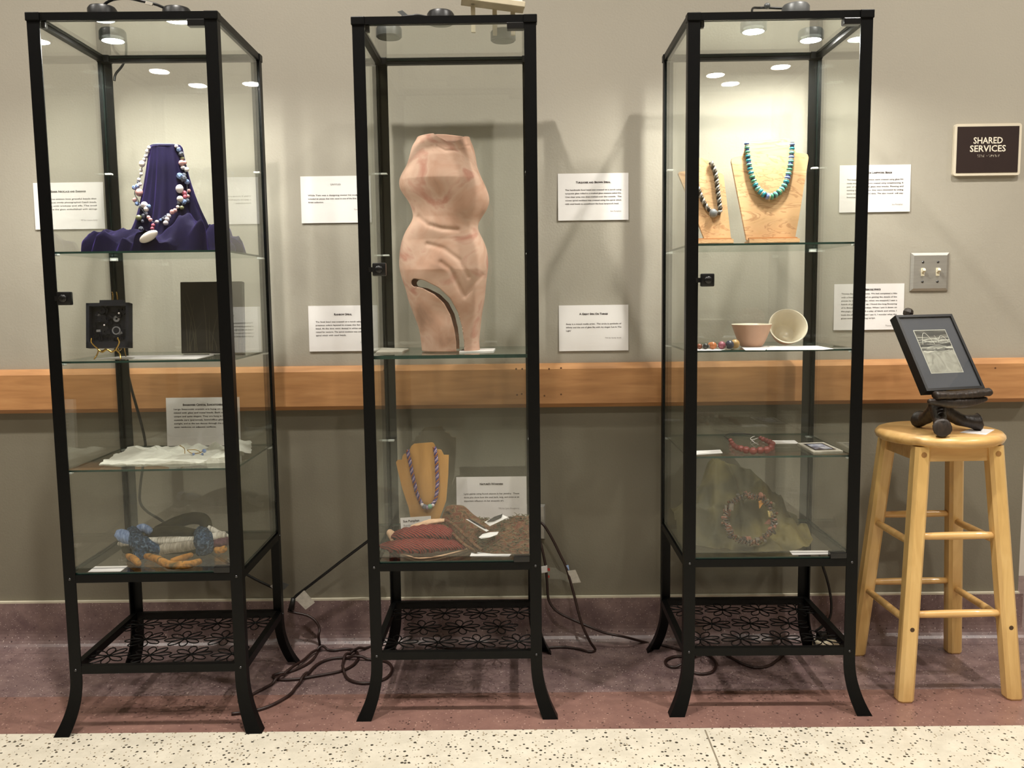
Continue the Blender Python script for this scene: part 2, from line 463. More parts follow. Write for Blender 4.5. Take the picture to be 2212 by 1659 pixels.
POST = {(sx, sy): post_mesh(sx, sy).mesh('post', M['black']) for sx in (-1, 1) for sy in (-1, 1)}
def rail_x(y, z, h, d=0.016): return MB().box((0, y, z), (CW-0.012, d, h))
def rail_y(x, z, h, d=0.016): return MB().box((x, CD/2, z), (d, CD-0.012, h))
RAILS = []
for z, h in ((CH-0.009, 0.018), (ZS, 0.020), (ZRK, 0.021)):
    RAILS.append(('front_rail', rail_x(0.0085, z, h).mesh('front_rail', M['black'])))
    RAILS.append(('back_rail', rail_x(CD-0.0085, z, h).mesh('back_rail', M['black'])))
    RAILS.append(('side_rail', rail_y(-H2+0.0085, z, h).mesh('side_rail', M['black'])))
    RAILS.append(('side_rail', rail_y(H2-0.0085, z, h).mesh('side_rail', M['black'])))
CAPM = MB().cbox((0, 0, 0), (0.034, 0.028, 0.020), 0.002).mesh('corner_cap', M['black'])
BOLT = MB().lathe([(0.0035, 0.0), (0.0035, 0.0012), (0.0018, 0.0022), (0.0, 0.0024)], 10, m=Matrix.Rotation(PI/2, 3, 'X')).mesh('bolt', M['chrome'], True)
# wire flower: eight looped petals
fb = MB()
for k in range(8):
    a = 2*PI*k/8+0.2
    loop = []
    for j in range(14):
        s_ = j/14
        ph = 2*PI*s_
        rad = 0.0285-0.0265*math.cos(ph)
        wid = 0.0115*math.sin(ph)*(0.35+0.65*min(1, rad/0.035))
        loop.append((rad*math.cos(a)-wid*math.sin(a), rad*math.sin(a)+wid*math.cos(a), 0))
    fb.tube(loop, 0.0016, 5, True)
fb.lathe([(0.0, 0.003), (0.005, 0.002), (0.005, -0.002), (0.0, -0.003)], 10)
FLOWER = fb.mesh('wire_flower', M['black'], True)
FLOWERS = [(-0.165, 0.085), (-0.055, 0.085), (0.055, 0.085), (0.165, 0.085), (-0.110, 0.195), (0.0, 0.195), (0.110, 0.195),
           (-0.165, 0.305), (-0.055, 0.305), (0.055, 0.305), (0.165, 0.305)]
def pane(name, c, d, parent, edge=True):
    """glass pane; its narrow edge faces are the dark green of cut glass"""
    me = MB().box(c, d).mesh(name, M['glass'])
    if edge:
        me.materials.append(M['glass_edge' if name in ('glass_shelf', 'floor_glass') else 'glass_edge_dark']); thin = min(range(3), key=lambda k: d[k])
        for p in me.polygons:
            if abs(p.normal[thin]) < 0.5: p.material_index = 1
    return obj(name, me, parent)
LOCKB = MB().cbox((0, 0, 0), (0.034, 0.016, 0.033), 0.003)
LOCKM = LOCKB.mesh('lock', M['black_dull'], 'auto')
LOCKC = MB().lathe([(0.0095, 0.0), (0.0095, 0.004), (0.008, 0.006), (0.0, 0.006)], 18, m=Matrix.Rotation(PI/2, 3, 'X')).mesh('lock_barrel', M['black_dull'], True)
LOCKK = MB().box((0, -0.0064, 0), (0.0012, 0.001, 0.007)).mesh('keyhole', M['chrome'])
HING = MB().cbox((0, 0, 0), (0.042, 0.022, 0.016), 0.002).mesh('hinge_block', M['black_dull'])
HOOK = MB().cbox((0, 0, 0), (0.011, 0.014, 0.018), 0.003).mesh('door_stop', M['black_dull'])
CLIPM = MB().cbox((0, 0, 0), (0.018, 0.014, 0.005), 0.001).mesh('shelf_clip', M['clip'])

CAB = []
CLAB = ['tall black metal glass display case holding the purple velvet necklace display',
        'tall black metal glass display case holding the clay torso sculpture',
        'tall black metal glass display case with the turquoise necklace and bowls, beside the stool']
LOCKZ = (1.120, 1.183, 1.146)
for i, (cx, cy, cr) in enumerate(CABS):
    t = thing('display_case', CLAB[i], 'display case', (cx, cy, 0), cr, 'glass display cases along the wall'); CAB.append(t)
    for k in POST: obj('post', POST[k], t)
    for nme, me in RAILS: obj(nme, me, t)
    for sx in (-1, 1):
        for y in (0.011, CD-0.011):
            c = obj('corner_cap', CAPM, t); c.location = (sx*(H2-0.0145), y, CH-0.0095)
        for z in (ZS, ZRK, CH-0.009):
            b = obj('bolt', BOLT, t); b.location = (sx*(H2-0.015), 0.0005, z)
            b = obj('bolt', BOLT, t); b.location = (sx*(H2-0.0005), CD-0.012, z); b.rotation_euler = (0, 0, sx*PI/2)
    for x, y in FLOWERS:
        f_ = obj('wire_flower', FLOWER, t); f_.location = (x, y, ZRK+0.002)
    pane('side_glass', (-H2+0.006, CD/2, (ZS+CH)/2), (0.004, CD-0.02, CH-ZS-0.03), t)
    pane('side_glass', (H2-0.006, CD/2, (ZS+CH)/2), (0.004, CD-0.02, CH-ZS-0.03), t)
    pane('back_glass', (0, CD-0.006, (ZS+CH)/2), (CW-0.02, 0.004, CH-ZS-0.03), t)
    pane('top_glass', (0, CD/2, CH-0.006), (CW-0.036, CD-0.036, 0.005), t)
    pane('floor_glass', (0, CD/2, ZS+0.0125), (CW-0.020, CD-0.014, 0.005), t)
    pane('glass_door', (0.0, -0.0035+0.008, (ZS+CH)/2+0.004), (CW-2*PW+0.004, 0.004, CH-ZS-0.045), t)
    for z in SHELF[i]:
        thk = 0.009 if i == 1 else 0.005
        pane('glass_shelf', (0, CD/2+0.008, z-thk/2), (CW-0.024, CD-0.034, thk), t)
        for sx in (-1, 1):
            for y in (0.03, CD-0.03):
                c = obj('shelf_clip', CLIPM, t); c.location = (sx*(H2-0.017), y, z-thk-0.0025)
    spare = {0: (1.47,), 1: (1.47, 1.235, 0.685), 2: (1.47,)}[i]
    for z in spare:
        for sx in (-1, 1):
            c = obj('shelf_clip', CLIPM, t); c.location = (sx*(H2-0.017), CD-0.03, z)
    lx = -H2+PW+0.017+0.005
    lk = obj('lock', LOCKM, t); lk.location = (lx, -0.006, LOCKZ[i])
    b = obj('lock_barrel', LOCKC, lk); b.location = (0, -0.008, 0)
    b = obj('keyhole', LOCKK, lk); b.location = (0, -0.0085, 0)
    MB().box((-0.020, 0.008, 0.0), (0.016, 0.006, 0.012)).build('lock_tongue', M['black_dull'], lk)
    h = obj('hinge_block', HING, t); h.location = (H2-PW-0.021, 0.009, CH-0.026)
    h = obj('hinge_block', HING, t); h.location = (H2-PW-0.021, 0.009, ZS+0.019)
    h = obj('door_stop', HOOK, t); h.location = (-H2+PW+0.006, 0.012, CH-0.026)

# puck lights lying on the glass tops
PUCKS = [[(-0.931, -0.018), (-0.755, 0.000), (-0.989, 0.161)], [(-0.258, 0.170), (-0.111, 0.057), (0.044, 0.216)], [(0.778, 0.045), (0.705, 0.165), (0.885, 0.252)]]
ZP = CH-0.0022
body = MB().lathe([(0.031, 0.0), (0.034, 0.002), (0.034, 0.022), (0.030, 0.028), (0.0, 0.029)], 32)
BODY = {k: body.mesh('body', M[k], 'auto') for k in ('puck', 'puck_dark')}
LENS_ON = MB().lathe([(0.0, -0.0007), (0.027, -0.0007)], 28).mesh('lens', M['puck_glow'])
LENS_OFF = MB().lathe([(0.0, -0.0007), (0.027, -0.0007)], 28).mesh('lens', M['puck_off'])
PRING = MB().lathe([(0.027, -0.0010), (0.031, -0.0008), (0.031, 0.004), (0.027, 0.004), (0.027, -0.0010)], 28, caps=False).mesh('rim', M['puck'], True)
PLAB = [['lit puck light on the velvet case top, by the front rail at the lock side', 'lit puck light on the velvet case top, by the front rail at the hinge side', 'lit puck light on the velvet case top, set back towards the wall'],
        ['unlit grey puck light on the torso case top at the lock side', 'unlit black puck light on the torso case top by the front rail', 'unlit grey puck light on the torso case top under the white board rack'],
        ['lit grey puck light on the bowl case top by the front rail', 'lit grey puck light on the bowl case top joined to the cord splice', 'lit grey puck light on the bowl case top set back in the stool side corner']]
for i in range(3):
    for j, (x, y) in enumerate(PUCKS[i]):
        t = thing('puck_light', PLAB[i][j], 'light', (x, y, ZP), 0.7*j, 'puck lights on case %s' % ('with the velvet', 'with the torso', 'with the bowls')[i])
        obj('body', BODY['puck_dark' if (i == 1 and j == 1) or (i == 0) else 'puck'], t)
        obj('rim', PRING, t)
        obj('lens', LENS_ON if i != 1 else LENS_OFF, t)
        MB().box((0.0, 0.0, 0.030), (0.012, 0.006, 0.003)).build('switch_button', M['puck_dark'], t)

# ------------------------------------------------------------------ lettering
def text_mb(mb, body, size, x, y, align='LEFT', bold=0.0, width=None, caps=False, shear=0.0):
    cu = bpy.data.curves.new('lettering', 'FONT'); cu.body = body; cu.size = size; cu.align_x = align
    cu.resolution_u = 2; cu.offset = bold; cu.shear = shear; cu.fill_mode = 'BOTH'
    if caps:
        cu.small_caps_scale = 0.78
        for c in cu.body_format: c.use_small_caps = True
    o = bpy.data.objects.new('lettering', cu); COL.objects.link(o)
    me = bpy.data.meshes.new_from_object(o)
    vs = [v.co.copy() for v in me.vertices]; fs = [tuple(p.vertices) for p in me.polygons]
    bpy.data.objects.remove(o); bpy.data.curves.remove(cu); bpy.data.meshes.remove(me)
    if not vs: return
    k = 1.0
    if width:
        x0 = min(p.x for p in vs); x1 = max(p.x for p in vs); k = width/(x1-x0)
    mb.add([(p.x*k+x, 0.0, p.y+y) for p in vs], fs)

def info_card(label, tl, size, title, lines, sign, lean=0.02, rz=0.0, rot=0.0, last=0.6, bold_title=0.00035, y0=None, title_dy=0.030, body_dy=0.052, pitch=0.0105, tsize=0.0085):
    """white half-page card with a small-caps title, justified lines and a signature; tl = top left corner (world)"""
    wd, ht = size
    t = thing('info_card', label, 'card', (tl[0]+wd/2, tl[1], tl[2]-ht), rz)
    t.rotation_euler = (-lean, rot, rz)
    MB().box((0, 0.0007, ht/2), (wd, 0.0012, ht)).build('paper', M['paper'], t)
    a = MB(); text_mb(a, title, tsize, 0, ht-title_dy, 'CENTER', bold_title, None, True)
    o = a.build('title', M['ink'], t); o.location = (0, -0.0004, 0)
    b = MB(); x0 = -wd/2+0.022; tw = wd-0.044
    for k, ln in enumerate(lines):
        end = k == len(lines)-1
        text_mb(b, ln, 0.0062, x0, ht-body_dy-pitch*k, 'LEFT', 0.0001, tw*(last if end else 1.0))
    o = b.build('body_text', M['ink'], t); o.location = (0, -0.0004, 0)
    if sign:
        c = MB(); text_mb(c, sign, 0.0062, wd/2-0.022, ht-body_dy-pitch*(len(lines)+1.2), 'RIGHT', 0.0, None)
        o = c.build('signature', M['ink_grey'], t); o.location = (0, -0.0004, 0)
    return t

def wall_card(label, u, v, *a, **k):
    p = at(u, v, y=YW-0.004)
    return info_card(label, (p.x, YW-0.0015-0.02*0.14, p.z), (0.216, 0.142), *a, **k)

wall_card('white wall card titled Ember Necklace and Earrings behind the velvet display case', 70, 395, 'Ember Necklace and Earrings',
          ['Serpentine artisan love graceful beads that', 'are the most vividly photographed Czech beads,', 'crystals, with trinkets and silk. The small', 'pieces are the glass embellished with strings', 'beads.'], 'FM for Cassie Haley', last=0.18)
wall_card('white wall card titled Untitled, pinned beside the torso case post', 648, 381, 'Untitled',
          ['While Tom was a designing motor his sculptures', 'included tin pieces that now stand in one of the Erie Erected', 'Artist collection.'], 'Tom Wilson', last=0.28, title_dy=0.028, body_dy=0.060, bold_title=0.0)
wall_card('white wall card titled Rainbow Spiral, just above the wooden rail', 665, 661, 'Rainbow Spiral',
          ['The focal bead was created on a torch using multiple', 'precious colors layered to create this fun and lively', 'bead. At the time were dotted in white colors, with', 'raised for texture. The spiral necklace was created using', 'spiral stitch with seed beads.'], 'Sue Pumphan', last=0.55)
wall_card('white wall card titled Turquoise and Brown Spiral beside the torso case', 1205, 375, 'Turquoise and Brown Spiral',
          ['The handmade focal bead was created on a torch using', 'turquoise glass rolled in a crushed glass mixture called frit.', 'One clear area was then melted over the outside.  The', 'woven spiral necklace was created using the spiral stitch', 'with seed beads to compliment the focal lampwork bead.'], 'Sue Pumphan', last=0.96)
wall_card('white wall card titled A Great Spin On Things, above the wooden rail', 1207, 660, 'A Great Spin On Things',
          ['Sassy is a mixed media artist.  The circle is symbolic of', "infinity and the use of glass fits with my slogan 'Let In The", "Light'"], 'TIX for Sandy Smith', last=0.09, body_dy=0.060)
wall_card('white wall card about lampwork beads behind the bowl case post', 1815, 357, 'Handmade Lampwork Beads',
          ['The beads on this necklace were created using glass frit', 'made into round and were created using complimenting. A', 'pair of matching fine glass into tracks. Flowing and', 'melting of glass on glass, they were decorated by adding', 'more twisty canes and dots. The also round  will stay', 'better.'], 'Sue Pumphan', last=0.2, title_dy=0.026, body_dy=0.046)
wall_card('white wall card titled Hieroglyphics, behind the framed photograph', 1803, 614, 'Fiber Hieroglyphics',
          ['Thomas Reed takes a photo. We had completed a hike', 'with a friend and focused on getting the details of the', 'pieces by the forest.  So, when we stopped, I saw a', 'bunch of grass and it is up. I found the long flowering', 'of it. Beautiful brush strokes. When I put it down on', 'the page, it forms such a play of black and white. I', 'took the photo and when I see it, I wonder what the', 'grass writes like flowing script.'], 'Thomas Reed', last=0.62, title_dy=0.020, body_dy=0.032, pitch=0.0108)

# ------------------------------------------------------------------ wall fittings
p = at(2063, 268, y=YW-0.01)
t = thing('room_sign', 'brown room sign lettered SHARED SERVICES in a cream frame', 'sign', (p.x+0.1005, YW, p.z-0.077))
def rrect(w_, h_, r, n=5):
    out = []
    for sx, sy, a0 in ((1, 1, 0), (-1, 1, 90), (-1, -1, 180), (1, -1, 270)):
        for k in range(n+1):
            a = math.radians(a0+90*k/n)
            out.append((sx*(w_/2-r)+r*math.cos(a), sy*(h_/2-r)+r*math.sin(a)))
    return out
MB().prism(rrect(0.202, 0.154, 0.008), -0.011, 0.001).build('sign_frame', M['sign_frame'], t)
MB().box((0, -0.0115, 0), (0.186, 0.0015, 0.137)).build('sign_panel', M['sign_face'], t)
a = MB()
text_mb(a, 'SHARED', 0.0265, 0, 0.018, 'CENTER', 0.0004, 0.088)
text_mb(a, 'SERVICES', 0.0265, 0, -0.006, 'CENTER', 0.0004, 0.108)
o = a.build('lettering', M['sign_text'], t); o.location = (0, -0.0127, 0)
random.seed(5)
br = MB()
cells = 'xxxxxxxxxxx'
for k in range(13):
    if k == 5: continue
    for q in range(6):
        if random.random() < 0.5:
            br.sphere((-0.036+0.0058*k+(q % 2)*0.0022, -0.0123, -0.0165-(q//2)*0.0024), 0.0008, 6, 4)
br.build('braille', M['sign_text'], t, True)

p = at(1967, 547, y=YW)
t = thing('switch_plate', 'brushed steel double light switch plate on the wall under the room sign', 'light switch', (p.x+0.0585, YW, p.z-0.058))
def bevel_plate(w_, h_, d, c):
    vs = [(-w_/2, 0, -h_/2), (w_/2, 0, -h_/2), (w_/2, 0, h_/2), (-w_/2, 0, h_/2),
          (-w_/2, -d*0.4, -h_/2), (w_/2, -d*0.4, -h_/2), (w_/2, -d*0.4, h_/2), (-w_/2, -d*0.4, h_/2),
          (-w_/2+c, -d, -h_/2+c), (w_/2-c, -d, -h_/2+c), (w_/2-c, -d, h_/2-c), (-w_/2+c, -d, h_/2-c)]
    fs = [(0, 1, 2, 3), (8, 9, 10, 11)]+[(i, (i+1) % 4, (i+1) % 4+4, i+4) for i in range(4)]+[(i+4, (i+1) % 4+4, (i+1) % 4+8, i+8) for i in range(4)]
    return MB().add(vs, fs)
bevel_plate(0.117, 0.117, 0.008, 0.008).build('plate', M['steel'], t)
for x in (-0.023, 0.023):
    MB().box((x, -0.0082, 0.0), (0.0105, 0.0012, 0.0245)).build('switch_slot', M['ivory'], t)
    MB().cbox((x, -0.0135, 0.004), (0.0085, 0.014, 0.009), 0.0015, Matrix.Rotation(-0.5, 3, 'X')).build('toggle', M['ivory'], t)
    for z in (-0.030, 0.030):
        MB().lathe([(0.0036, 0.0), (0.0036, 0.001), (0.0, 0.0016)], 12, (x, -0.0078, z), Matrix.Rotation(PI/2, 3, 'X')).build('screw', M['chrome'], t, True)

t = thing('wall_outlet', 'steel outlet plate low on the wall behind the torso case', 'outlet', (0.118, YW, 0.396))
bevel_plate(0.072, 0.112, 0.02, 0.005).build('plate', M['steel'], t)
for z in (0.022, -0.022):
    MB().prism(rrect(0.034, 0.028, 0.012), -0.0212, -0.019).build('socket', M['ivory'], t).location = (0, 0, z)
MB().cbox((0.004, -0.034, 0.022), (0.028, 0.03, 0.024), 0.004).build('plug', M['cord_brown'], t)
MB().cbox((0.004, -0.034, -0.022), (0.028, 0.03, 0.024), 0.004).build('plug', M['cord_black'], t)

# ------------------------------------------------------------------ stool
SX, SY, SZ = 1.262, 0.228, 0.724
t = thing('wooden_stool', 'round-topped birch wood stool standing at the end of the display cases', 'stool', (SX, SY, 0), 0.03)
MB().lathe([(0.0, SZ), (0.150, SZ), (0.160, SZ-0.003), (0.167, SZ-0.011), (0.168, SZ-0.017), (0.164, SZ-0.026), (0.155, SZ-0.031), (0.0, SZ-0.031)], 56).build('seat', M['birch_x'], t, 'auto')
def leg_pt(sx, sy, z):
    q = 1-z/0.69
    return Vector((sx*(0.100+0.050*q), sy*(0.100+0.055*q), z))
def leg_mb(sx, sy):
    mb = MB(); rings = []
    for z in (0.0, 0.005, 0.35, 0.693):
        c = leg_pt(sx, sy, z); h = 0.0215 if z > 0.001 else 0.019; k = h*0.62
        rings.append([(c.x+a, c.y+b, z) for a, b in ((-h, -k), (-k, -h), (k, -h), (h, -k), (h, k), (k, h), (-k, h), (-h, k))])
    vs = [p for r in rings for p in r]; n = 8
    fs = [(i*n+j, i*n+(j+1) % n, (i+1)*n+(j+1) % n, (i+1)*n+j) for i in range(3) for j in range(n)]+[tuple(range(7, -1, -1)), tuple(24+j for j in range(8))]
    return mb.add(vs, fs)
for sx in (-1, 1):
    for sy in (-1, 1):
        l = leg_mb(sx, sy).build('leg', M['birch'], t)
        if sy < 0:
            c = leg_pt(sx, sy, 0.672); MB().lathe([(0.0075, 0), (0.0075, 0.0012), (0, 0.0016)], 14, (c.x, c.y-0.0213, c.z), Matrix.Rotation(PI/2, 3, 'X')).build('plug', M['plug'], l)
            c = leg_pt(sx, sy, 0.200); MB().lathe([(0.0062, 0), (0.0062, 0.0008), (0, 0.0006)], 14, (c.x, c.y-0.0213, c.z), Matrix.Rotation(PI/2, 3, 'X')).build('bolt_hole', M['hole'], l)
def rung(a, b):
    pts = [Vector(a).lerp(Vector(b), k/6) for k in range(7)]
    MB().tube(pts, [0.0085, 0.0098, 0.0105, 0.0108, 0.0105, 0.0098, 0.0085], 14).build('rung', M['birch_x'], t, True)
for z in (0.447, 0.234):
    for sy in (-1, 1): rung(leg_pt(-1, sy, z), leg_pt(1, sy, z))
for z in (0.425, 0.212):
    for sx in (-1, 1): rung(leg_pt(sx, -1, z), leg_pt(sx, 1, z))
for sy in (-1, 1): MB().box((0, sy*0.100, 0.673), (0.18, 0.02, 0.044)).build('apron', M['birch_x'], t)
for sx in (-1, 1): MB().box((sx*0.100, 0, 0.673), (0.02, 0.18, 0.044)).build('apron', M['birch_x'], t)

# ------------------------------------------------------------------ carved easel and framed photograph on the stool
FX, FY, FZ, FW, FH, FPS, FPH = 1.1599, 0.09, 0.8468, 0.1923, 0.2364, 0.2965, 0.5706
fr_ = Vector((math.cos(FPS), math.sin(FPS), 0)); n0 = Vector((math.sin(FPS), -math.cos(FPS), 0))
fu_ = Vector((0, 0, 1))*math.cos(FPH)-n0*math.sin(FPH); fn_ = fr_.cross(fu_)      # points to the viewer's side
FB = Vector((FX, FY, FZ))
def FP(a, b, c): return FB+fr_*a+fu_*b+fn_*c
t = thing('framed_photograph', 'black framed grey-matted photograph of pale fibres leaning on a carved easel', 'picture', FP(FW/2, 0, -0.012))
def fbox(name, a0, a1, b0, b1, c0, c1, mat, par=t):
    vs = [FP(a, b, c)-t.location for a in (a0, a1) for b in (b0, b1) for c in (c0, c1)]
    return MB().add(vs, [(0, 1, 3, 2), (4, 6, 7, 5), (0, 4, 5, 1), (2, 3, 7, 6), (0, 2, 6, 4), (1, 5, 7, 3)]).build(name, mat, par)
fw = 0.0075
fbox('frame_bar', 0, fw, 0, FH, -0.026, 0, M['frame_black']); fbox('frame_bar', FW-fw, FW, 0, FH, -0.026, 0, M['frame_black'])
fbox('frame_bar', fw, FW-fw, 0, fw, -0.026, 0, M['frame_black']); fbox('frame_bar', fw, FW-fw, FH-fw, FH, -0.026, 0, M['frame_black'])
fbox('backing', fw, FW-fw, fw, FH-fw, -0.024, -0.010, M['frame_black'])
fbox('mat_board', fw, FW-fw, fw, FH-fw, -0.009, -0.005, M['mat_grey'])
pa0, pa1, pb0, pb1 = 0.044, 0.148, 0.055, 0.187
fbox('photo_border', pa0-0.002, pa1+0.002, pb0-0.002, pb1+0.002, -0.0052, -0.0046, M['photo_white'])
M['photo_dark'] = ramp_mat('photo_dark', [(0.35, (30, 29, 26)), (0.55, (66, 63, 57)), (0.8, (128, 124, 112))], 30, 0.45, (0.35, 1, 3), 8, 0.5)
M['photo_light'] = ramp_mat('photo_light', [(0.3, (128, 124, 112)), (0.5, (160, 156, 143)), (0.75, (182, 178, 164))], 36, 0.45, (1, 1, 0.6), 8, 1.2)
split = pb0+(pb1-pb0)*0.50
fbox('print_upper', pa0, pa1, split, pb1, -0.0048, -0.0042, M['photo_dark'])
fbox('print_lower', pa0, pa1, pb0, split, -0.0048, -0.0042, M['photo_light'])
random.seed(11)
rb = MB()
def ribbon(mb, pts, wd, c):
    vs = []
    for k, (a, b) in enumerate(pts):
        a2, b2 = pts[min(k+1, len(pts)-1)]; a1, b1 = pts[max(k-1, 0)]
        d = Vector((a2-a1, b2-b1)); d = d.normalized() if d.length else Vector((1, 0)); nn = Vector((-d.y, d.x))*wd/2
        vs.append(FP(a+nn.x, b+nn.y, c)-t.location); vs.append(FP(a-nn.x, b-nn.y, c)-t.location)
    mb.add(vs, [(2*i, 2*i+1, 2*i+3, 2*i+2) for i in range(len(pts)-1)])
for k in range(34):
    b0 = split-0.004+random.random()**1.5*0.047; am = random.uniform(-0.003, 0.003); sl = random.uniform(-0.06, 0.06); ph = random.random()*6
    x0_ = pa0+(0 if random.random() < .6 else random.random()*0.04); x1_ = pa1-(0 if random.random() < .6 else random.random()*0.04)
    ribbon(rb, [(x0_+(x1_-x0_)*j/14, min(pb1-.002, b0+am*math.sin(ph+j*0.4)+sl*(j/14-.5)*0.06)) for j in range(15)], random.uniform(0.0006, 0.0016), -0.0040)
ribbon(rb, [(pa0+0.010+0.040*j/16, split+0.022+0.040*math.sin(PI*j/16)*(1-0.2*j/16)) for j in range(17)], 0.0014, -0.0039)
ribbon(rb, [(pa0+0.064+0.036*j/14, split+0.026+0.022*math.sin(PI*j/14)) for j in range(15)], 0.0013, -0.0039)
ribbon(rb, [(pa0+0.060+0.008*j/8, split+0.050-0.02*math.sin(PI*j/16)) for j in range(9)], 0.0009, -0.0039)
rb.build('printed_fibres', M['photo_white'], t)
M['pane'] = glass_mat('picture_glass', (0.97, 0.98, 0.98, 1))
fbox('picture_glass', fw, FW-fw, fw, FH-fw, -0.0030, -0.0012, M['pane'])

bc = Vector((1.262, 0.225, SZ))
t = thing('carved_easel', 'small dark carved wood tripod easel standing on the stool seat', 'easel', bc)
hub = FP(FW*0.47, -0.016, -0.045)-bc
hub0 = Vector((hub.x-0.008, hub.y+0.03, 0.060))
for q, (u, v) in enumerate(((1988, 912), (2034, 930), (2106, 918))):
    f_ = at(u, v, z=SZ+0.016)-bc
    d = (f_-hub0); d.z = 0
    pts = smooth_path([hub0+Vector((0, 0, 0.010)), hub0+d*0.30+Vector((0, 0, -0.010)), hub0+d*0.62+Vector((0, 0, -0.028)), Vector((f_.x, f_.y, 0.0245)), Vector((f_.x, f_.y, 0.0245))+d.normalized()*0.012], 6)
    n = len(pts); rr = [interp(k/(n-1), [0, .3, .6, .75, .9, 1], [0.024, 0.019, 0.0165, 0.022, 0.0255, 0.019]) for k in range(n)]
    mb = MB().tube(pts, rr, 14)
    mb.v = [tuple(Vector(p)*(1+0.0)+Vector((mnoise.noise(Vector(p)*90), mnoise.noise(Vector(p)*90+Vector((5, 0, 0))), 0.6*mnoise.noise(Vector(p)*90+Vector((0, 7, 0)))))*0.0022) for p in mb.v]
    mb.v = [(x, y, max(z, 0.0)) for x, y, z in mb.v]
    mb.build('knobbed_leg', M['dark_wood'], t, True)
st = smooth_path([hub0+Vector((0, 0, -0.008)), hub0+Vector((0, 0, 0.02)), hub+Vector((0, 0, 0.002)), FP(FW*0.45, 0.06, -0.042)-bc, FP(FW*0.43, 0.16, -0.042)-bc, FP(FW*0.41, FH+0.020, -0.034)-bc], 6)
n = len(st)
MB().tube(st, [interp(k/(n-1), [0, .2, .4, 1], [0.020, 0.016, 0.011, 0.009]) for k in range(n)], 12).build('stem', M['dark_wood'], t, True)
kb = FP(FW*0.41, FH+0.026, -0.034)-bc
MB().lathe([(0.006, -0.012), (0.013, -0.006), (0.015, 0.002), (0.012, 0.010), (0.006, 0.014), (0.0, 0.014)], 8, kb, Matrix.Rotation(0.35, 3, 'Y')).build('finial', M['dark_wood'], t)
lg = [FP(FW*q, -0.0135-0.004*math.sin(PI*q), 0.002)-bc for q in (0.10, 0.25, 0.4, 0.55, 0.7, 0.85, 1.02)]
mb = MB().tube(smooth_path(lg, 5), 0.011, 12, flat=1.3)
mb.v = [tuple(Vector(p)+Vector((0, 0.002*mnoise.noise(Vector(p)*120), 0.0025*mnoise.noise(Vector(p)*120+Vector((3, 3, 0)))))) for p in mb.v]
mb.build('ledge', M['dark_wood'], t, True)
lg = [FP(FW*q, -0.024-0.010*math.sin(PI*q*0.9), -0.012)-bc for q in (0.02, 0.2, 0.4, 0.6, 0.8, 1.0)]
MB().tube(smooth_path(lg, 5), [0.006+0.009*math.sin(PI*min(1, max(0, k/25))) for k in range(26)], 12).build('ledge_support', M['dark_wood'], t, True)
q4 = [at(u, v, z=SZ+0.001) for u, v in ((2073, 934), (2100, 925), (2148, 928), (2130, 939))]
t = tag(MB().prism([(p.x-q4[0].x, p.y-q4[0].y) for p in q4], 0.0, 0.0008, 'z').build('name_card', M['paper']), 'small white name card lying on the stool seat by the carved easel', 'card')
t.location = (q4[0].x, q4[0].y, SZ+0.0002)

# ------------------------------------------------------------------ more materials for the exhibits
def velvet_mat():
    m, t, b = nt('purple_velvet'); setv(b, Roughness=0.85)
    b.inputs['Specular IOR Level'].default_value = 0.15
    b.inputs['Sheen Weight'].default_value = 0.6; b.inputs['Sheen Roughness'].default_value = 0.35
    b.inputs['Sheen Tint'].default_value = lin((96, 74, 170))
    tc = t.nodes.new('ShaderNodeTexCoord'); n = t.nodes.new('ShaderNodeTexNoise'); n.inputs['Scale'].default_value = 14
    t.links.new(tc.outputs['Object'], n.inputs['Vector'])
    r = t.nodes.new('ShaderNodeValToRGB'); r.color_ramp.elements[0].color = lin((11, 7, 30)); r.color_ramp.elements[1].color = lin((21, 13, 52))
    t.links.new(n.outputs['Fac'], r.inputs[0]); t.links.new(r.outputs[0], b.inputs['Base Color'])
    return m
M['velvet'] = velvet_mat()
M['pearl'] = plain('pearl', (224, 214, 216), 0.18, var=0.05, coat=0.4)
M['blush'] = plain('blush_bead', (212, 160, 158), 0.2, var=0.12, scale=80, coat=0.3)
M['rose'] = plain('rose_bead', (196, 104, 122), 0.25, var=0.12, scale=80)
M['crystal_blue'] = plain('blue_crystal', (130, 152, 196), 0.08, var=0.2, scale=120, coat=0.5)
M['crystal_grey'] = plain('grey_crystal', (120, 124, 138), 0.1, 0.35, var=0.25, scale=120, coat=0.4)
M['olive_bead'] = plain('olive_bead', (112, 112, 82), 0.25, var=0.2, scale=90, coat=0.3)
M['shell'] = plain('white_shell', (232, 222, 214), 0.3, var=0.04, coat=0.3)
M['brass'] = plain('brass', (186, 150, 80), 0.22, 1.0, var=0.08)
M['navy_box'] = plain('navy_box', (18, 19, 30), 0.5, var=0.3, scale=40, bump=0.2, bscale=300)
M['trinket'] = plain('dark_trinket', (28, 28, 36), 0.35, 0.3, var=0.4, scale=80)
M['trinket_hi'] = plain('silver_trinket', (170, 170, 176), 0.25, 0.6, var=0.1)
M['canvas_dark'] = ramp_mat('dark_canvas', [(0.3, (38, 33, 27)), (0.6, (54, 48, 40)), (0.85, (70, 62, 51))], 8, 0.6, (1, 1, 1), 6, 0.4)
M['grass_ink'] = plain('painted_grass', (82, 77, 62), 0.7, var=0.2, scale=50)
M['handmade'] = plain('handmade_paper', (226, 226, 214), 0.85, var=0.06, scale=60, bump=0.8, bscale=120)
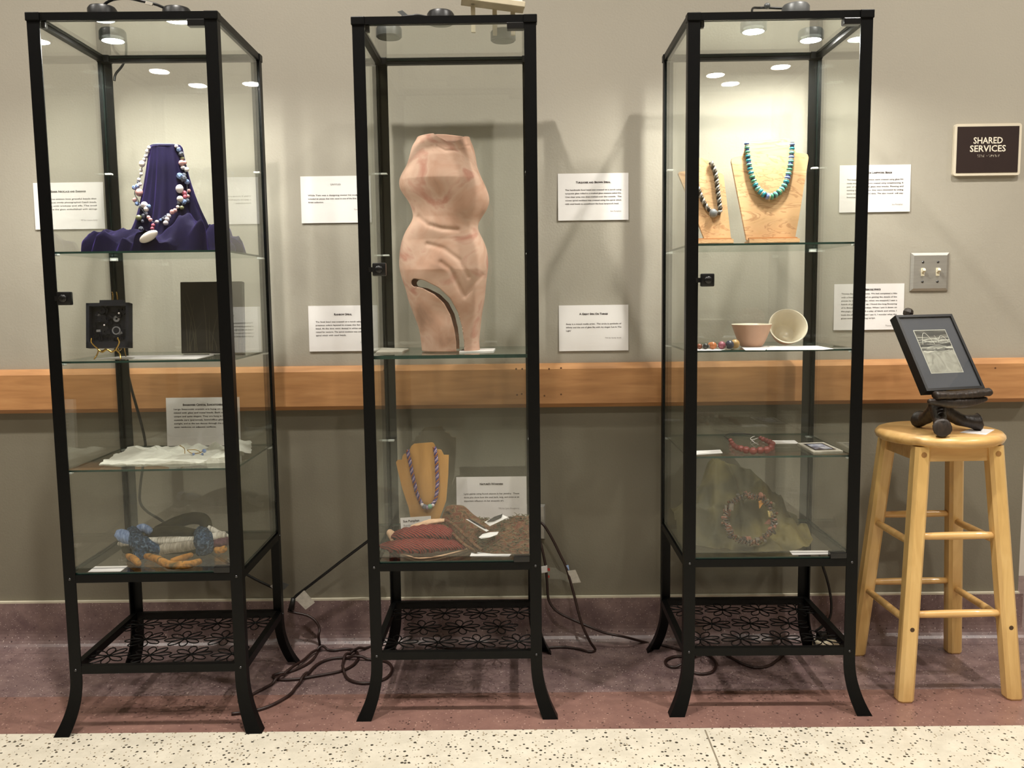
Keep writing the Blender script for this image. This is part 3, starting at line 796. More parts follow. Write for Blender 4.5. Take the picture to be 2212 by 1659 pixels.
M['clay'] = ramp_mat('terracotta', [(0.25, (150, 116, 98)), (0.42, (188, 146, 124)), (0.55, (200, 164, 144)), (0.66, (180, 126, 108)), (0.8, (196, 158, 138))], 9.5, 0.75, (1, 1, 1.2), 7, 0.8, bump=0.08)
M['oak_light'] = ramp_mat('light_oak', [(0.30, (176, 128, 86)), (0.36, (214, 172, 124)), (0.5, (220, 178, 132)), (0.53, (190, 142, 98)), (0.56, (222, 182, 136)), (0.8, (230, 194, 148))], 5.0, 0.45, (1.1, 1, 4.5), 8, 2.2, coat=0.1)
M['oak_line'] = plain('oak_edge', (176, 120, 70), 0.5, var=0.1, scale=40)
M['oak_dim'] = ramp_mat('plain_ply', [(0.3, (176, 130, 70)), (0.6, (190, 142, 80)), (0.85, (198, 152, 88))], 10, 0.55, (4, 1, 0.7), 5, 0.4)

def zigrow(xs, H):
    return lambda x: interp(x, xs, H)

# ------------------------------------------------------------------ case with the velvet: top shelf
Z1, Z2, Z3, ZF = SHELF[0][0], SHELF[0][1], SHELF[0][2], ZS+0.015
VC = Vector((-0.845, 0.115, Z1))
VH = 0.282
vel_r = [0.0, 0.036, 0.040, 0.047, 0.060, 0.078, 0.094, 0.112, 0.135, 0.165, 0.190, 0.208, 0.218]
vel_z = [VH, VH, VH-0.006, VH*0.80, VH*0.55, VH*0.34, VH*0.20, VH*0.115, 0.040, 0.038, 0.028, 0.012, 0.001]
def vel(i, j):
    s_ = i*12; th = 2*PI*j
    r = sum(interp(s_+d, range(13), vel_r) for d in (-.6, -.3, 0, .3, .6))/5 if 2 < s_ < 11 else interp(s_, range(13), vel_r); z = sum(interp(s_+d, range(13), vel_z) for d in (-.6, -.3, 0, .3, .6))/5 if 2.7 < s_ < 11 else interp(s_, range(13), vel_z)
    fold = min(1.0, max(0.0, (s_-1.5)/3))
    d = Vector((math.cos(th), math.sin(th), 0))
    r *= 1+0.085*fold*math.sin(11*th+1.6*math.sin(2*th))+0.05*fold*math.sin(19*th+s_*0.6+2*math.sin(3*th))
    if s_ > 6.5:
        k = min(1, (s_-6.5)/2)
        z += k*0.075*max(0, mnoise.noise(Vector((d.x*r*13, d.y*r*13, 3.3)))+0.22)*(1 if s_ < 11 else 12-s_)
        z += k*0.010*(1-abs(math.sin(22*d.x*r+3.0*mnoise.noise(Vector((d.x*r*20, d.y*r*20, 1)))+17*d.y*r)))**2*(1 if s_ < 10.5 else max(0, 12-s_)/1.5)
        z += k*0.008*math.sin(40*r+6*th)*(1 if s_ < 11 else max(0, 12-s_))
    q_ = min(1, max(0, (s_-2.5)/5)); ey = 0.80-0.14*q_*q_*(3-2*q_)
    kx = 1.05+(((0.84 if d.x > 0 else 0.98)-1.05)*min(1, max(0, (r-0.09)/0.10))); x = d.x*r*kx; y = d.y*r*ey
    x = min(max(x, -0.212+0.004*math.sin(7*th)), 0.186+0.004*math.sin(9*th)); y = min(max(y, -0.128), 0.185)
    return (x, y, max(0.0008, z))
t = thing('velvet_drape', 'deep purple velvet cloth draped over a tall form and puddled on the shelf', 'cloth', VC)
MB().grid(vel, 110, 200, True).build('cloth', M['velvet'], t, True)
def vel_front(u, v, off):
    """point just in front of the velvet along the line of sight"""
    y = VC.y-0.05
    for _ in range(12):
        p = at(u, v, y=y)
        zz = max(0.0, p.z-Z1)
        r = float(np.interp(zz, vel_z[::-1], vel_r[::-1]))
        dx = min(0.98, abs(p.x-VC.x)/max(1e-4, r*1.08))
        y = VC.y-r*0.80*math.sqrt(1-dx*dx)-off
    return at(u, v, y=max(y, VC.y-0.135))
t = thing('bead_necklace', 'pale pearl, crystal and pink bead necklace hung over the purple velvet', 'necklace', (VC.x, VC.y-0.07, Z1))
BS = MB().sphere((0, 0, 0), 1.0, 14, 10)
BD = MB().sphere((0, 0, 0), 1.0, 6, 4)
bead_mesh = {}
def bead(parent, p, r, mat, sc=(1, 1, 1), rot=(0, 0, 0), facet=False, name='bead'):
    k = (mat, facet)
    if k not in bead_mesh: bead_mesh[k] = (BD if facet else BS).mesh('bead', M[mat], not facet)
    o = obj(name, bead_mesh[k], parent); o.location = Vector(p)-parent.location
    o.scale = (r*sc[0], r*sc[1], r*sc[2]); o.rotation_euler = rot
    return o
random.seed(3)
NL = [(381, 314), (388, 326), (395, 345), (400, 362), (400, 380), (404, 400), (404, 418), (400, 434), (392, 444), (380, 452), (368, 460), (352, 470), (340, 478), (331, 480), (322, 470), (312, 460), (304, 446), (298, 432), (291, 418), (296, 404), (300, 392), (304, 376), (307, 360), (311, 344), (317, 328), (325, 314), (340, 311), (355, 311), (370, 311)]
pth = smooth_path([Vector((u, v, 0)) for u, v in NL], 6, True)
MB().tube([vel_front(p.x, p.y, 0.004)-t.location for p in pth], 0.0012, 5, True).build('string', M['crystal_grey'], t, True)
BE = [(381, 316, 4, 'pearl'), (386, 323, 6, 'crystal_blue'), (391, 332, 6.5, 'crystal_grey'), (394, 342, 5, 'olive_bead'), (392, 352, 6.5, 'blush'), (399, 351, 5, 'blush'), (395, 362, 5, 'pearl'), (403, 366, 6, 'shell'),
      (388, 380, 8, 'crystal_blue'), (396, 386, 8.5, 'crystal_grey'), (404, 393, 6.5, 'crystal_blue'), (397, 379, 6, 'crystal_grey'), (388, 408, 9, 'pearl'), (398, 417, 6, 'rose'), (399, 425, 5, 'rose'), (408, 412, 4.5, 'blush'), (406, 424, 4.5, 'blush'),
      (389, 430, 7.5, 'shell'), (397, 436, 6.5, 'crystal_blue'), (405, 434, 5.5, 'crystal_grey'), (386, 438, 4.5, 'crystal_grey'), (393, 449, 5, 'olive_bead'), (378, 455, 5, 'blush'), (372, 458, 5.5, 'blush'), (384, 447, 3.5, 'shell'),
      (362, 464, 3, 'crystal_grey'), (357, 468, 3, 'crystal_grey'), (352, 472, 3, 'crystal_grey'), (347, 475, 3, 'crystal_blue'), (339, 479, 4, 'pearl'), (321, 470, 4.5, 'blush'), (325, 475, 4.5, 'blush'), (331, 487, 4, 'rose'), (329, 494, 4, 'rose'),
      (300, 471, 7.5, 'olive_bead'), (310, 466, 5, 'crystal_grey'), (316, 461, 4.5, 'crystal_grey'), (308, 478, 3.5, 'crystal_grey'), (305, 447, 6, 'crystal_grey'), (312, 443, 8, 'pearl'), (316, 452, 6, 'shell'), (321, 446, 5.5, 'crystal_blue'), (296, 440, 6, 'crystal_blue'), (291, 432, 5, 'blush'),
      (301, 416, 9, 'blush'), (290, 405, 6, 'crystal_blue'), (297, 402, 6, 'crystal_blue'), (302, 398, 5, 'pearl'), (300, 388, 4, 'pearl'), (299, 393, 4, 'crystal_grey'), (305, 376, 3.5, 'shell'), (305, 368, 3.5, 'shell'), (307, 354, 7, 'shell'), (312, 345, 4, 'pearl'), (315, 338, 4.5, 'pearl'), (319, 327, 5.5, 'pearl'), (322, 319, 4, 'pearl'),
      (305, 495, 6.5, 'crystal_grey'), (303, 503, 4.5, 'crystal_blue'), (310, 508, 3, 'crystal_grey'), (317, 504, 3, 'crystal_blue'), (323, 501, 3, 'crystal_grey'), (365, 467, 5, 'pearl'), (361, 474, 5.5, 'pearl'), (358, 482, 6, 'pearl')]
for u, v, r, mt in BE:
    rad = r/815.0*(0.9 if r > 4 else 1.0)
    bead(t, vel_front(u, v, rad*0.9), rad, mt, (1, 1, random.uniform(0.9, 1.15)), (random.random(), random.random(), 0), mt.startswith('crystal'))
bead(t, vel_front(321, 511, 0.012), 0.026, 'shell', (1, 0.42, 0.45), (0.2, -0.5, 0), name='shell_pendant')

# ------------------------------------------------------------------ case with the velvet: second shelf
yb = -0.005
bx_ = at(237, 750, y=yb)
t = thing('shadow_box', 'small dark shadow box full of tiny trinkets propped on a brass easel', 'artwork', (bx_.x-0.004, yb, Z2+0.031), 0.04)
t.rotation_euler = (-0.13, 0, 0.04)
BWd, BHt = 0.108, 0.115
MB().box((0, 0.018, BHt/2), (BWd-0.004, 0.004, BHt-0.004)).build('back_panel', M['navy_box'], t)
for x in (-1, 1): MB().box((x*(BWd/2-0.004), 0.008, BHt/2), (0.008, 0.024, BHt)).build('box_side', M['navy_box'], t)
for z in (0.008, BHt-0.004): MB().box((0, 0.008, z), (BWd, 0.024, 0.016 if z < 0.05 else 0.008)).build('box_side', M['navy_box'], t)
MB().box((0.004, 0.016, BHt+0.004), (0.06, 0.012, 0.010)).build('crest', M['navy_box'], t)
random.seed(21)
for k in range(34):
    x = random.uniform(-0.042, 0.042); z = random.uniform(0.022, 0.100); a = random.random()*3
    mt = M['trinket'] if random.random() < 0.8 else M['trinket_hi']
    mb = MB(); q = random.random()
    if q < 0.4: mb.lathe([(0.003, -0.002), (random.uniform(.005, .009), -0.002), (random.uniform(.005, .009), 0.002), (0.003, 0.002), (0.003, -0.002)], 14, (0, 0, 0), Matrix.Rotation(PI/2, 3, 'X'), False)
    elif q < 0.75: mb.box((0, 0, 0), (random.uniform(.006, .018), 0.004, random.uniform(.003, .010)), Matrix.Rotation(a, 3, 'Y'))
    else: mb.tube([(0, 0, -0.010), (0.002, 0, 0), (0, 0, 0.010)], 0.0018, 7)
    o = mb.build('trinket', mt, t, 'auto'); o.location = (x, 0.008+random.uniform(-.004, .005), z)
mb = MB().lathe([(0.008, -0.002), (0.0105, -0.002), (0.0105, 0.002), (0.008, 0.002), (0.008, -0.002)], 22, (0.021, 0.0, 0.044), Matrix.Rotation(PI/2, 3, 'X'), False); mb.build('cog', M['trinket_hi'], t, 'auto')
MB().box((-0.024, 0.0, 0.044), (0.010, 0.003, 0.006)).build('trinket', M['trinket_hi'], t)
for x, z in ((-0.009, 0.058), (0.028, 0.088)): MB().sphere((x, -0.002, z), 0.0025, 8, 6).build('trinket', M['pearl'], t, True)
for k in range(18): MB().box((-0.036+0.0042*k, -0.002, 0.0215+0.001*(k % 3)), (0.0012, 0.003, 0.006)).build('trinket', M['trinket'], t)
t = thing('brass_easel', 'tiny brass wire easel standing on white paper under the shadow box', 'easel', (bx_.x-0.002, yb, Z2+0.0032))
for s_ in (-1, 1):
    fl_ = [(s_*0.032, 0.028, 0.0), (s_*0.029, -0.004, 0.012), (s_*0.023, -0.010, 0.024), (s_*0.030, -0.014, 0.034), (s_*0.0355, -0.018, 0.044), (s_*0.033, -0.021, 0.054)]
    fl_[0] = (s_*0.034, -0.012, 0.0)
    MB().tube(smooth_path(fl_, 6), 0.0019, 8).build('front_leg', M['brass'], t, True)
    MB().tube(smooth_path([(s_*0.023, -0.008, 0.020), (s_*0.021, 0.020, 0.022), (s_*0.018, 0.034, 0.040), (s_*0.012, 0.040, 0.090), (s_*0.006, 0.050, 0.155), (s_*0.0055, 0.047, 0.170)], 6), 0.0016, 8).build('upright', M['brass'], t, True)
    MB().tube([(s_*0.008, 0.045, 0.110), (s_*0.008, 0.075, 0.0)], 0.0015, 8).build('back_leg', M['brass'], t, True)
MB().tube(smooth_path([(-0.023, -0.010, 0.024), (-0.012, -0.012, 0.018), (0.0, -0.012, 0.024), (0.012, -0.012, 0.018), (0.023, -0.010, 0.024)], 6), 0.0022, 8).build('cross_bar', M['brass'], t, True)

def sheet(name, label, pix, z, th=0.0008, group=None, mat='paper', cat='card', jit=0.0):
    q = [at(u, v, z=z) for u, v in pix]; c = sum(q, Vector((0, 0, 0)))/len(q)
    o = MB().prism([(p.x-c.x, p.y-c.y) for p in q], 0, th, 'z').build(name, M[mat])
    o.location = (c.x, c.y, z+0.0002)
    return tag(o, label, cat, group)
sheet('paper_sheet', 'white paper sheet lying on the glass shelf under the brass easel', [(205, 775.5), (424, 776), (462, 767), (283, 768.5)], Z2)
c_ = at(470, 765, y=0.22)
t = thing('dark_canvas', 'dark unframed canvas painted with faint grass blades leaning on the shelf', 'painting', (c_.x-0.004, 0.19, Z2+0.0025), 0.0)
t.rotation_euler = (-0.09, 0.0, 0.02)
MB().cbox((0, 0.011, 0.099), (0.172, 0.022, 0.198), 0.002).build('canvas', M['canvas_dark'], t)
random.seed(8)
for k in range(19):
    x = random.uniform(-0.078, 0.078); h = random.uniform(0.05, 0.17); ln = random.uniform(-0.035, 0.035)
    vs = []
    for j in range(8):
        q = j/7; w_ = 0.0012*(1-q)+0.0003
        vs += [(x+ln*q*q-w_, 0, 0.006+h*q), (x+ln*q*q+w_, 0, 0.006+h*q)]
    vs = [(max(-.085, min(.085, a)), b, c) for a, b, c in vs]
    o = MB().add(vs, [(2*i, 2*i+1, 2*i+3, 2*i+2) for i in range(7)]).build('grass_blade', M['grass_ink'], t); o.location = (0, -0.0004, 0)
sheet('name_card', 'small white card lying behind the paper sheet at the dark canvas foot', [(452, 765.5), (520, 762), (532, 757), (470, 760)], Z2)

# ------------------------------------------------------------------ case with the velvet: third shelf
random.seed(4)
edge = [(216, 1004), (238, 991), (252, 985), (282, 969), (360, 967), (440, 966), (520, 966), (528, 970), (520, 974), (500, 987), (489, 1000), (420, 1002), (340, 1004), (270, 1005)]
pts = [at(u, v, z=Z3) for u, v in edge]
pp = []
for a, b in zip(pts, pts[1:]+pts[:1]):
    n = max(2, int((b-a).length/0.006))
    for k in range(n):
        q = a.lerp(b, k/n); pp.append(Vector((q.x+random.uniform(-.0028, .0028), q.y+random.uniform(-.0028, .0028), 0)))
cc = Vector((-0.86, 0.15, 0))
t = thing('handmade_paper', 'ragged-edged white handmade paper spread over the glass shelf', 'paper', (cc.x, cc.y, Z3))
mb = MB(); n = len(pp); rings = []
for k in range(9):
    s_ = 1-k/8.0
    rings.append([((p.x-cc.x)*s_, (p.y-cc.y)*s_, 0.002+0.0055*mnoise.noise(Vector((p.x*s_*18, p.y*s_*18, 2)))**2*6+(0.012 if (s_*(p.x-cc.x)) > 0.12 else 0)*min(1, max(0, (s_*(p.x-cc.x)-0.10)/0.05))) for p in pp])
vs = [p for r in rings for p in r]
fs = [(i*n+j, i*n+(j+1) % n, (i+1)*n+(j+1) % n, (i+1)*n+j) for i in range(8) for j in range(n)]
b0 = len(vs); vs += [(x, y, 0.0003) for x, y, z in rings[0]]
fs += [(j, (j+1) % n, b0+(j+1) % n, b0+j) for j in range(n)]+[tuple(b0+j for j in range(n))]
mb.add(vs, fs).build('sheet', M['handmade'], t, 'auto')
mb = MB()
def flap(i, j):
    p = at(488+55*i, 973-22*j+5*i*(1-j)+2*math.sin(9*i), y=0.10+0.12*j)
    return (p.x-cc.x+0.002*math.sin(30*j), p.y-cc.y, max(0.004, p.z-Z3)+0.003*mnoise.noise(Vector((i*5, j*5, 1))))
mb.grid(flap, 12, 8).build('turned_up_corner', M['handmade'], t, True)
p = at(356, 860, y=0.300)
info_card('propped white card about crystal suncatchers standing behind the handmade paper', (p.x, 0.300, p.z), (0.216, p.z-Z3-0.001), 'Swarovski Crystal Suncatchers',
          ['Large Swarovski crystals are hung on wire and', 'mixed with glass and metal beads. Each catcher is', 'unique and quite elegant. They are hung in windows', 'outside cars (personal), lawn/office glisten with', 'sunlight, and as the sun dances through the crystals it', 'casts rainbows on adjacent surfaces.'], 'Temperance', last=0.72, title_dy=0.024, body_dy=0.036, pitch=0.0105, lean=0.05)
p0 = at(415, 975, z=Z3+0.012)
t = thing('crystal_suncatcher', 'small wire and crystal suncatcher lying on the handmade paper', 'ornament', (p0.x, p0.y, Z3+0.004))
for (u, v, r) in ((441, 974, 0.006), (418, 981, 0.004), (437, 981, 0.0035)): bead(t, at(u, v, y=p0.y-0.02), r, 'crystal_blue', facet=True, name='crystal')
for pth_ in ([(388, 962), (398, 969), (399, 980)], [(404, 972), (414, 979), (432, 978), (424, 972), (404, 972)], [(432, 978), (441, 974)]):
    MB().tube(smooth_path([at(u, v, y=p0.y-0.015)-t.location for u, v in pth_], 5), 0.0011, 6).build('wire', M['brass'], t, True)

# ------------------------------------------------------------------ case with the velvet: floor
t = thing('wrapped_bundle', 'bundle of yarn-wrapped fabric rolls bound with two navy knitted cuffs', 'textile', (-0.89, 0.13, ZF))
def fab(name, stops, scale=40, stretch=(1, 1, 1)): return ramp_mat(name, stops, scale, 0.9, stretch, 5, 0.5, bump=0.5, spec=0.15)
M['f_white'] = fab('white_yarn', [(0.3, (150, 144, 132)), (0.5, (214, 208, 196)), (0.8, (230, 226, 216))], 26, (9, 1, 1))
M['f_grey'] = fab('grey_yarn', [(0.3, (108, 100, 88)), (0.6, (150, 142, 128)), (0.8, (170, 162, 148))], 40, (5, 1, 1))
M['f_navy'] = fab('navy_knit', [(0.35, (16, 26, 40)), (0.52, (34, 54, 78)), (0.7, (92, 112, 132))], 150)
M['f_blue'] = fab('light_blue_fleece', [(0.3, (96, 118, 160)), (0.6, (140, 160, 198)), (0.85, (186, 198, 222))], 60, (4, 1, 1))
M['f_olive'] = fab('olive_cloth', [(0.3, (34, 30, 18)), (0.6, (54, 50, 28)), (0.85, (78, 68, 44))], 18)
M['f_orange'] = fab('orange_cloth', [(0.3, (70, 62, 40)), (0.45, (156, 106, 48)), (0.54, (176, 124, 60)), (0.66, (78, 68, 44))], 40)
M['f_plum'] = fab('plum_knit', [(0.3, (58, 34, 46)), (0.6, (96, 62, 72)), (0.85, (130, 96, 96))], 110)
def roll(name, pix, r, mat, y=None, fl=1.0, ys=None, rough=0.0012, zs=None):
    ps = [(at(u, v, z=ZF+zs) if zs else at(u, v, y=(ys[k] if ys else y)))-t.location for k, (u, v) in enumerate(pix)]
    ps = smooth_path(ps, 7); n = len(ps)
    rr = [r*(0.72+0.28*min(1, 4*k/(n-1), 4*(n-1-k)/(n-1))) if isinstance(r, float) else interp(k/(n-1), [i/(len(r)-1) for i in range(len(r))], r) for k in range(n)]
    mb = MB().tube(ps, rr, 16, flat=fl)
    mb.v = [tuple(Vector(p)+Vector((mnoise.noise(Vector(p)*70), mnoise.noise(Vector(p)*70+Vector((9, 0, 0))), mnoise.noise(Vector(p)*70+Vector((0, 9, 0)))))*rough) for p in mb.v]
    mb.v = [(x, yy, max(z, 0.0006)) for x, yy, z in mb.v]
    return mb.build(name, M[mat], t, True)
roll('wrapped_roll', [(318, 1168), (350, 1169), (385, 1169), (425, 1168), (462, 1160), (486, 1154)], 0.0125, 'f_white', 0.10)
roll('wrapped_roll', [(330, 1192), (360, 1185), (395, 1180), (430, 1176)], 0.0145, 'f_grey', 0.085)
roll('wrapped_roll', [(310, 1183), (350, 1190), (395, 1192), (430, 1188)], 0.013, 'f_olive', 0.10)
roll('wrapped_roll', [(318, 1157), (345, 1150), (380, 1148), (420, 1152)], 0.0165, 'f_olive', 0.14)
roll('wrapped_roll', [(338, 1146), (375, 1131), (410, 1120), (438, 1122), (446, 1140), (440, 1158)], 0.017, 'f_olive', 0.16)
roll('wrapped_roll', [(448, 1140), (470, 1152), (492, 1160)], 0.010, 'f_white', 0.14)
roll('wrapped_roll', [(250, 1152), (268, 1158), (288, 1168)], [0.010, 0.0165, 0.0165, 0.013], 'f_blue', 0.09, rough=0.003)
roll('wrapped_roll', [(298, 1140), (315, 1142), (328, 1152)], 0.0115, 'f_blue', 0.13, rough=0.003)
roll('wrapped_roll', [(255, 1174), (270, 1177), (290, 1174)], 0.006, 'f_white', 0.12)
roll('knitted_cuff', [(285, 1148), (296, 1168), (306, 1190), (304, 1212), (303, 1226)], [0.017, 0.021, 0.023, 0.018, 0.012], 'f_navy', ys=[0.12, 0.085, 0.075, 0.06, 0.05], rough=0.003)
roll('knitted_cuff', [(306, 1172), (325, 1182), (348, 1190)], [0.020, 0.017, 0.010], 'f_navy', 0.08, rough=0.003)
roll('knitted_cuff', [(432, 1148), (440, 1165), (440, 1185), (430, 1200)], [0.016, 0.027, 0.025, 0.012], 'f_navy', ys=[0.13, 0.09, 0.085, 0.08], rough=0.003)
roll('wrapped_roll', [(455, 1176), (472, 1172), (492, 1168)], [0.013, 0.015, 0.016, 0.011], 'f_plum', 0.10, rough=0.002)
roll('wrapped_roll', [(464, 1187), (476, 1188), (488, 1184)], 0.010, 'f_orange', 0.09)
roll('wrapped_roll', [(316, 1201), (340, 1208), (362, 1219), (385, 1221), (410, 1219), (432, 1212)], 0.0105, 'f_orange', zs=0.0105)
roll('wrapped_roll', [(370, 1212), (392, 1206), (414, 1198)], 0.0085, 'f_orange', zs=0.014)
roll('wrapped_roll', [(275, 1200), (290, 1208), (300, 1218)], 0.009, 'f_orange', zs=0.010)
roll('wrapped_roll', [(268, 1185), (282, 1196), (292, 1210)], 0.011, 'f_olive', ys=[0.12, 0.10, 0.085])
sheet('name_card', 'small white name card on the case floor in front of the yarn-wrapped bundle', [(190, 1236), (260, 1235), (276, 1223), (206, 1224)], ZF)

# ------------------------------------------------------------------ torso case: shelf
ZM = SHELF[1][0]
TY = 0.18
OUT = [(757, 912, 1037), (740, 910, 1035), (710, 906, 1038), (680, 895, 1041), (650, 883, 1047), (625, 877, 1049), (600, 868, 1052), (575, 862, 1055), (545, 864, 1053), (520, 868, 1044), (500, 876, 1033), (490, 882, 1031), (475, 893, 1037), (460, 892, 1049), (445, 888, 1056), (430, 880, 1058), (415, 867, 1053), (400, 861, 1047), (380, 865, 1037), (360, 879, 1030), (340, 885, 1028), (320, 889, 1023), (307, 895, 1018), (298, 904, 1013)]
rows = []
for v, a, b in OUT:
    L = at(a, v, y=TY); R = at(b, v, y=TY); rows.append((L.z-ZM, L.x, R.x))
z_ = np.array([r[0] for r in rows]); z_ = (z_-z_[0])*1.0; lx_ = [r[1] for r in rows]; rx_ = [r[2] for r in rows]
TX = -0.126; ZT = float(z_[-1])
def sm(x, xs, ys):   # smoothed profile
    return sum(float(np.interp(x+d, xs, ys)) for d in (-.012, -.006, 0, .006, .012))/5
dep = lambda z: interp(z, [0, .1, .22, .30, .36, .46, .52, ZT], [0.062, 0.075, 0.092, 0.074, 0.072, 0.086, 0.074, 0.052])
def seg_d(px_, pz_, poly):
    best = 9
    for (ax, az, *_), (bx2, bz, *_2) in zip(poly, poly[1:]):
        dx, dz = bx2-ax, bz-az; q = max(0, min(1, ((px_-ax)*dx+(pz_-az)*dz)/(dx*dx+dz*dz+1e-12)))
        best = min(best, math.hypot(px_-ax-q*dx, pz_-az-q*dz))
    return best
def tline(pix): return [(at(u, v, y=TY-0.06).x-TX, at(u, v, y=TY-0.06).z-ZM) for u, v in pix]
SLOT = tline([(897, 613), (915, 616), (945, 631), (967, 652), (982, 680), (990, 710), (994, 740), (995, 790)])
HW = 0.0105
CRE = [(tline([(903, 470), (925, 488), (955, 497), (988, 499)]), 0.006, 0.008), (tline([(1042, 596), (1022, 618), (1004, 642), (988, 612), (976, 586), (955, 570)]), 0.007, 0.008),
       (tline([(925, 530), (960, 540), (995, 565), (1012, 600)]), 0.005, 0.008), (tline([(945, 318), (962, 328), (985, 327), (1012, 312)]), 0.003, 0.004)]
NU, NV = 250, 380
bm = bmesh.new(); grid_ = []
for i in range(NU+1):
    row = []
    for j in range(NV):
        th = 2*PI*j/NV; tt = i/NU
        c, s_ = math.cos(th), math.sin(th)
        zt = ZT+(0.020 if s_ > 0 else 0.004)*(1-c*c)                                       # rim: arched at the back, notched at the front
        notch = interp(c, [-1, -0.26, 0.16, 0.38, 0.80, 1], [0, 0, 0.025, 0.026, 0.004, 0])*(1 if s_ < 0 else 0.12)
        z = zt*tt-notch*max(0, (tt-0.84)/0.16)**2
        zc = min(z, ZT)
        l, r = sm(zc, z_, lx_)-TX, sm(zc, z_, rx_)-TX
        cx, a = (l+r)/2, (r-l)/2
        e = 0.86
        x = cx+a*math.copysign(abs(c)**e, c); y = dep(zc)*math.copysign(abs(s_)**0.95, s_)
        if s_ < 0:
            for poly, d_, w_ in CRE:
                if abs(z-poly[0][1]) < 0.16:
                    q = seg_d(x, z, poly); y += 0.75*d_*math.exp(-(q/(w_*0.8))**2)
            y += 0.006*mnoise.noise(Vector((x*14, z*14, 0)))
        row.append(bm.verts.new((x, y, z)))
    grid_.append(row)
bm.verts.ensure_lookup_table()
# clear-cut slot between the thighs: snap the grid to its edges, then open it
for row in grid_:
    for vtx in row:
        if vtx.co.z > 0.20: continue
        q = seg_d(vtx.co.x, vtx.co.z, SLOT)
        if abs(q-HW) < 0.00135 and vtx.co.z < 0.20:
            g = Vector((seg_d(vtx.co.x+1e-4, vtx.co.z, SLOT)-q, 0, seg_d(vtx.co.x, vtx.co.z+1e-4, SLOT)-q))*1e4
            if g.length > 0.3: vtx.co += g.normalized()*(HW-q)
for i in range(NU):
    for j in range(NV):
        vs = (grid_[i][j], grid_[i][(j+1) % NV], grid_[i+1][(j+1) % NV], grid_[i+1][j])
        c = sum((v.co for v in vs), Vector())/4
        if c.z < 0.20 and seg_d(c.x, c.z, SLOT) < HW: continue
        bm.faces.new(vs)
for _ in range(2):
    for e in list(bm.edges):
        if len(e.link_faces) == 1:
            for vtx in e.verts:
                q = seg_d(vtx.co.x, vtx.co.z, SLOT)
                if vtx.co.z > 0.2 or abs(q-HW) > 0.004: continue
                g = Vector((seg_d(vtx.co.x+1e-4, vtx.co.z, SLOT)-q, 0, seg_d(vtx.co.x, vtx.co.z+1e-4, SLOT)-q))*1e4
                if vtx.co.z < 0.003: g.z = 0
                if g.length > 0.3: vtx.co += g.normalized()*(HW-q)
                vtx.co.z = max(vtx.co.z, 0.0)
bmesh.ops.recalc_face_normals(bm, faces=bm.faces)
me = bpy.data.meshes.new('body'); bm.to_mesh(me); bm.free(); me.materials.append(M['clay'])
me.polygons.foreach_set('use_smooth', [True]*len(me.polygons))
t = tag(obj('torso_sculpture', me), 'hollow pinkish clay torso sculpture standing on the thick glass shelf', 'sculpture')
t.location = (TX, TY, ZM+0.0025)
so = t.modifiers.new('wall', 'SOLIDIFY'); so.thickness = 0.0055; so.offset = 1.0
so.offset = -1.0; so.thickness_clamp = 1.0; so.use_even_offset = False
p = at(1030, 758, y=0.09)
sheet('name_card', 'narrow white card lying on the thick glass shelf at the torso foot', [(992, 762), (1066, 760), (1070, 754.5), (1000, 756)], ZM, 0.003)
sheet('photo_leaflet', 'grey printed leaflet lying on the thick glass shelf behind the lock', [(812, 764), (868, 763), (884, 756), (826, 754)], ZM, 0.004, mat='tag', cat='leaflet')

# ------------------------------------------------------------------ neck-shaped boards
def rope_strands(root, pts, rad, r, turns, mats, n_=150, name='strand'):
    ps = resample(pts, n_); frm = frames(ps)
    for k, mt in enumerate(mats):
        out = []
        for i, p in enumerate(ps):
            q = 2*PI*turns*i/(n_-1)+2*PI*k/len(mats); tt, a, b = frm[i]
            out.append(p+a*(math.cos(q)*rad)+b*(math.sin(q)*rad))
        MB().tube(out, r, 6).build(name, M[mt], root, True)
def board(name, label, pix, y, lean, zbase, thick, mat, base=None, cat='display stand', yaw=0.0, edge=None):
    """flat board cut to a neck and shoulders outline, leaning back on its foot; outline read on the plane y"""
    q = [at(u, v, y=y) for u, v in pix]
    cx = sum(p.x for p in q)/len(q)
    t = thing(name, label, cat, (cx, y, zbase+0.0012)); t.rotation_euler = (-lean, 0, yaw)
    poly = [((p.x-cx)/math.cos(yaw), (p.z-zbase)/math.cos(lean)) for p in q]
    MB().prism(poly, 0.0, thick).build('board', M[mat], t)
    return t, (lambda u, v, off=0.0: Vector(((at(u, v, y=y).x-cx)/math.cos(yaw), -off, (at(u, v, y=y).z-zbase)/math.cos(lean))))

M['copper'] = plain('copper_beads', (152, 86, 40), 0.3, 0.4, var=0.25, scale=300)
M['violet'] = plain('violet_beads', (70, 58, 110), 0.25, 0.2, var=0.35, scale=400)
M['lilac'] = plain('lilac_beads', (160, 140, 170), 0.25, 0.2, var=0.3, scale=400)
ZMF = ZF
t, L = board('necklace_stand', 'plain tan neck-shaped board standing on the torso case floor', [(893, 1165), (900, 1165), (930, 1165), (950, 1120), (963, 1085), (967, 1030), (968, 987), (957, 987), (954, 981), (951, 976), (943, 975), (938, 968), (935, 962), (931, 960), (892, 963), (886, 968), (882, 977), (879, 983), (870, 985), (867, 990), (866, 997), (856, 998), (853, 1003), (857, 1020), (868, 1060), (882, 1100), (888, 1130)], 0.205, 0.10, ZMF, 0.006, 'oak_dim')
MB().box((0, 0.045, 0.066), (0.05, 0.004, 0.095), Matrix.Rotation(0.42, 3, 'X')).build('strut', M['oak_dim'], t)
nt_root = thing('twisted_necklace', 'violet and copper twisted bead rope with a glass focal bead on the tan board', 'necklace', t.location)
nt_root.rotation_euler = t.rotation_euler
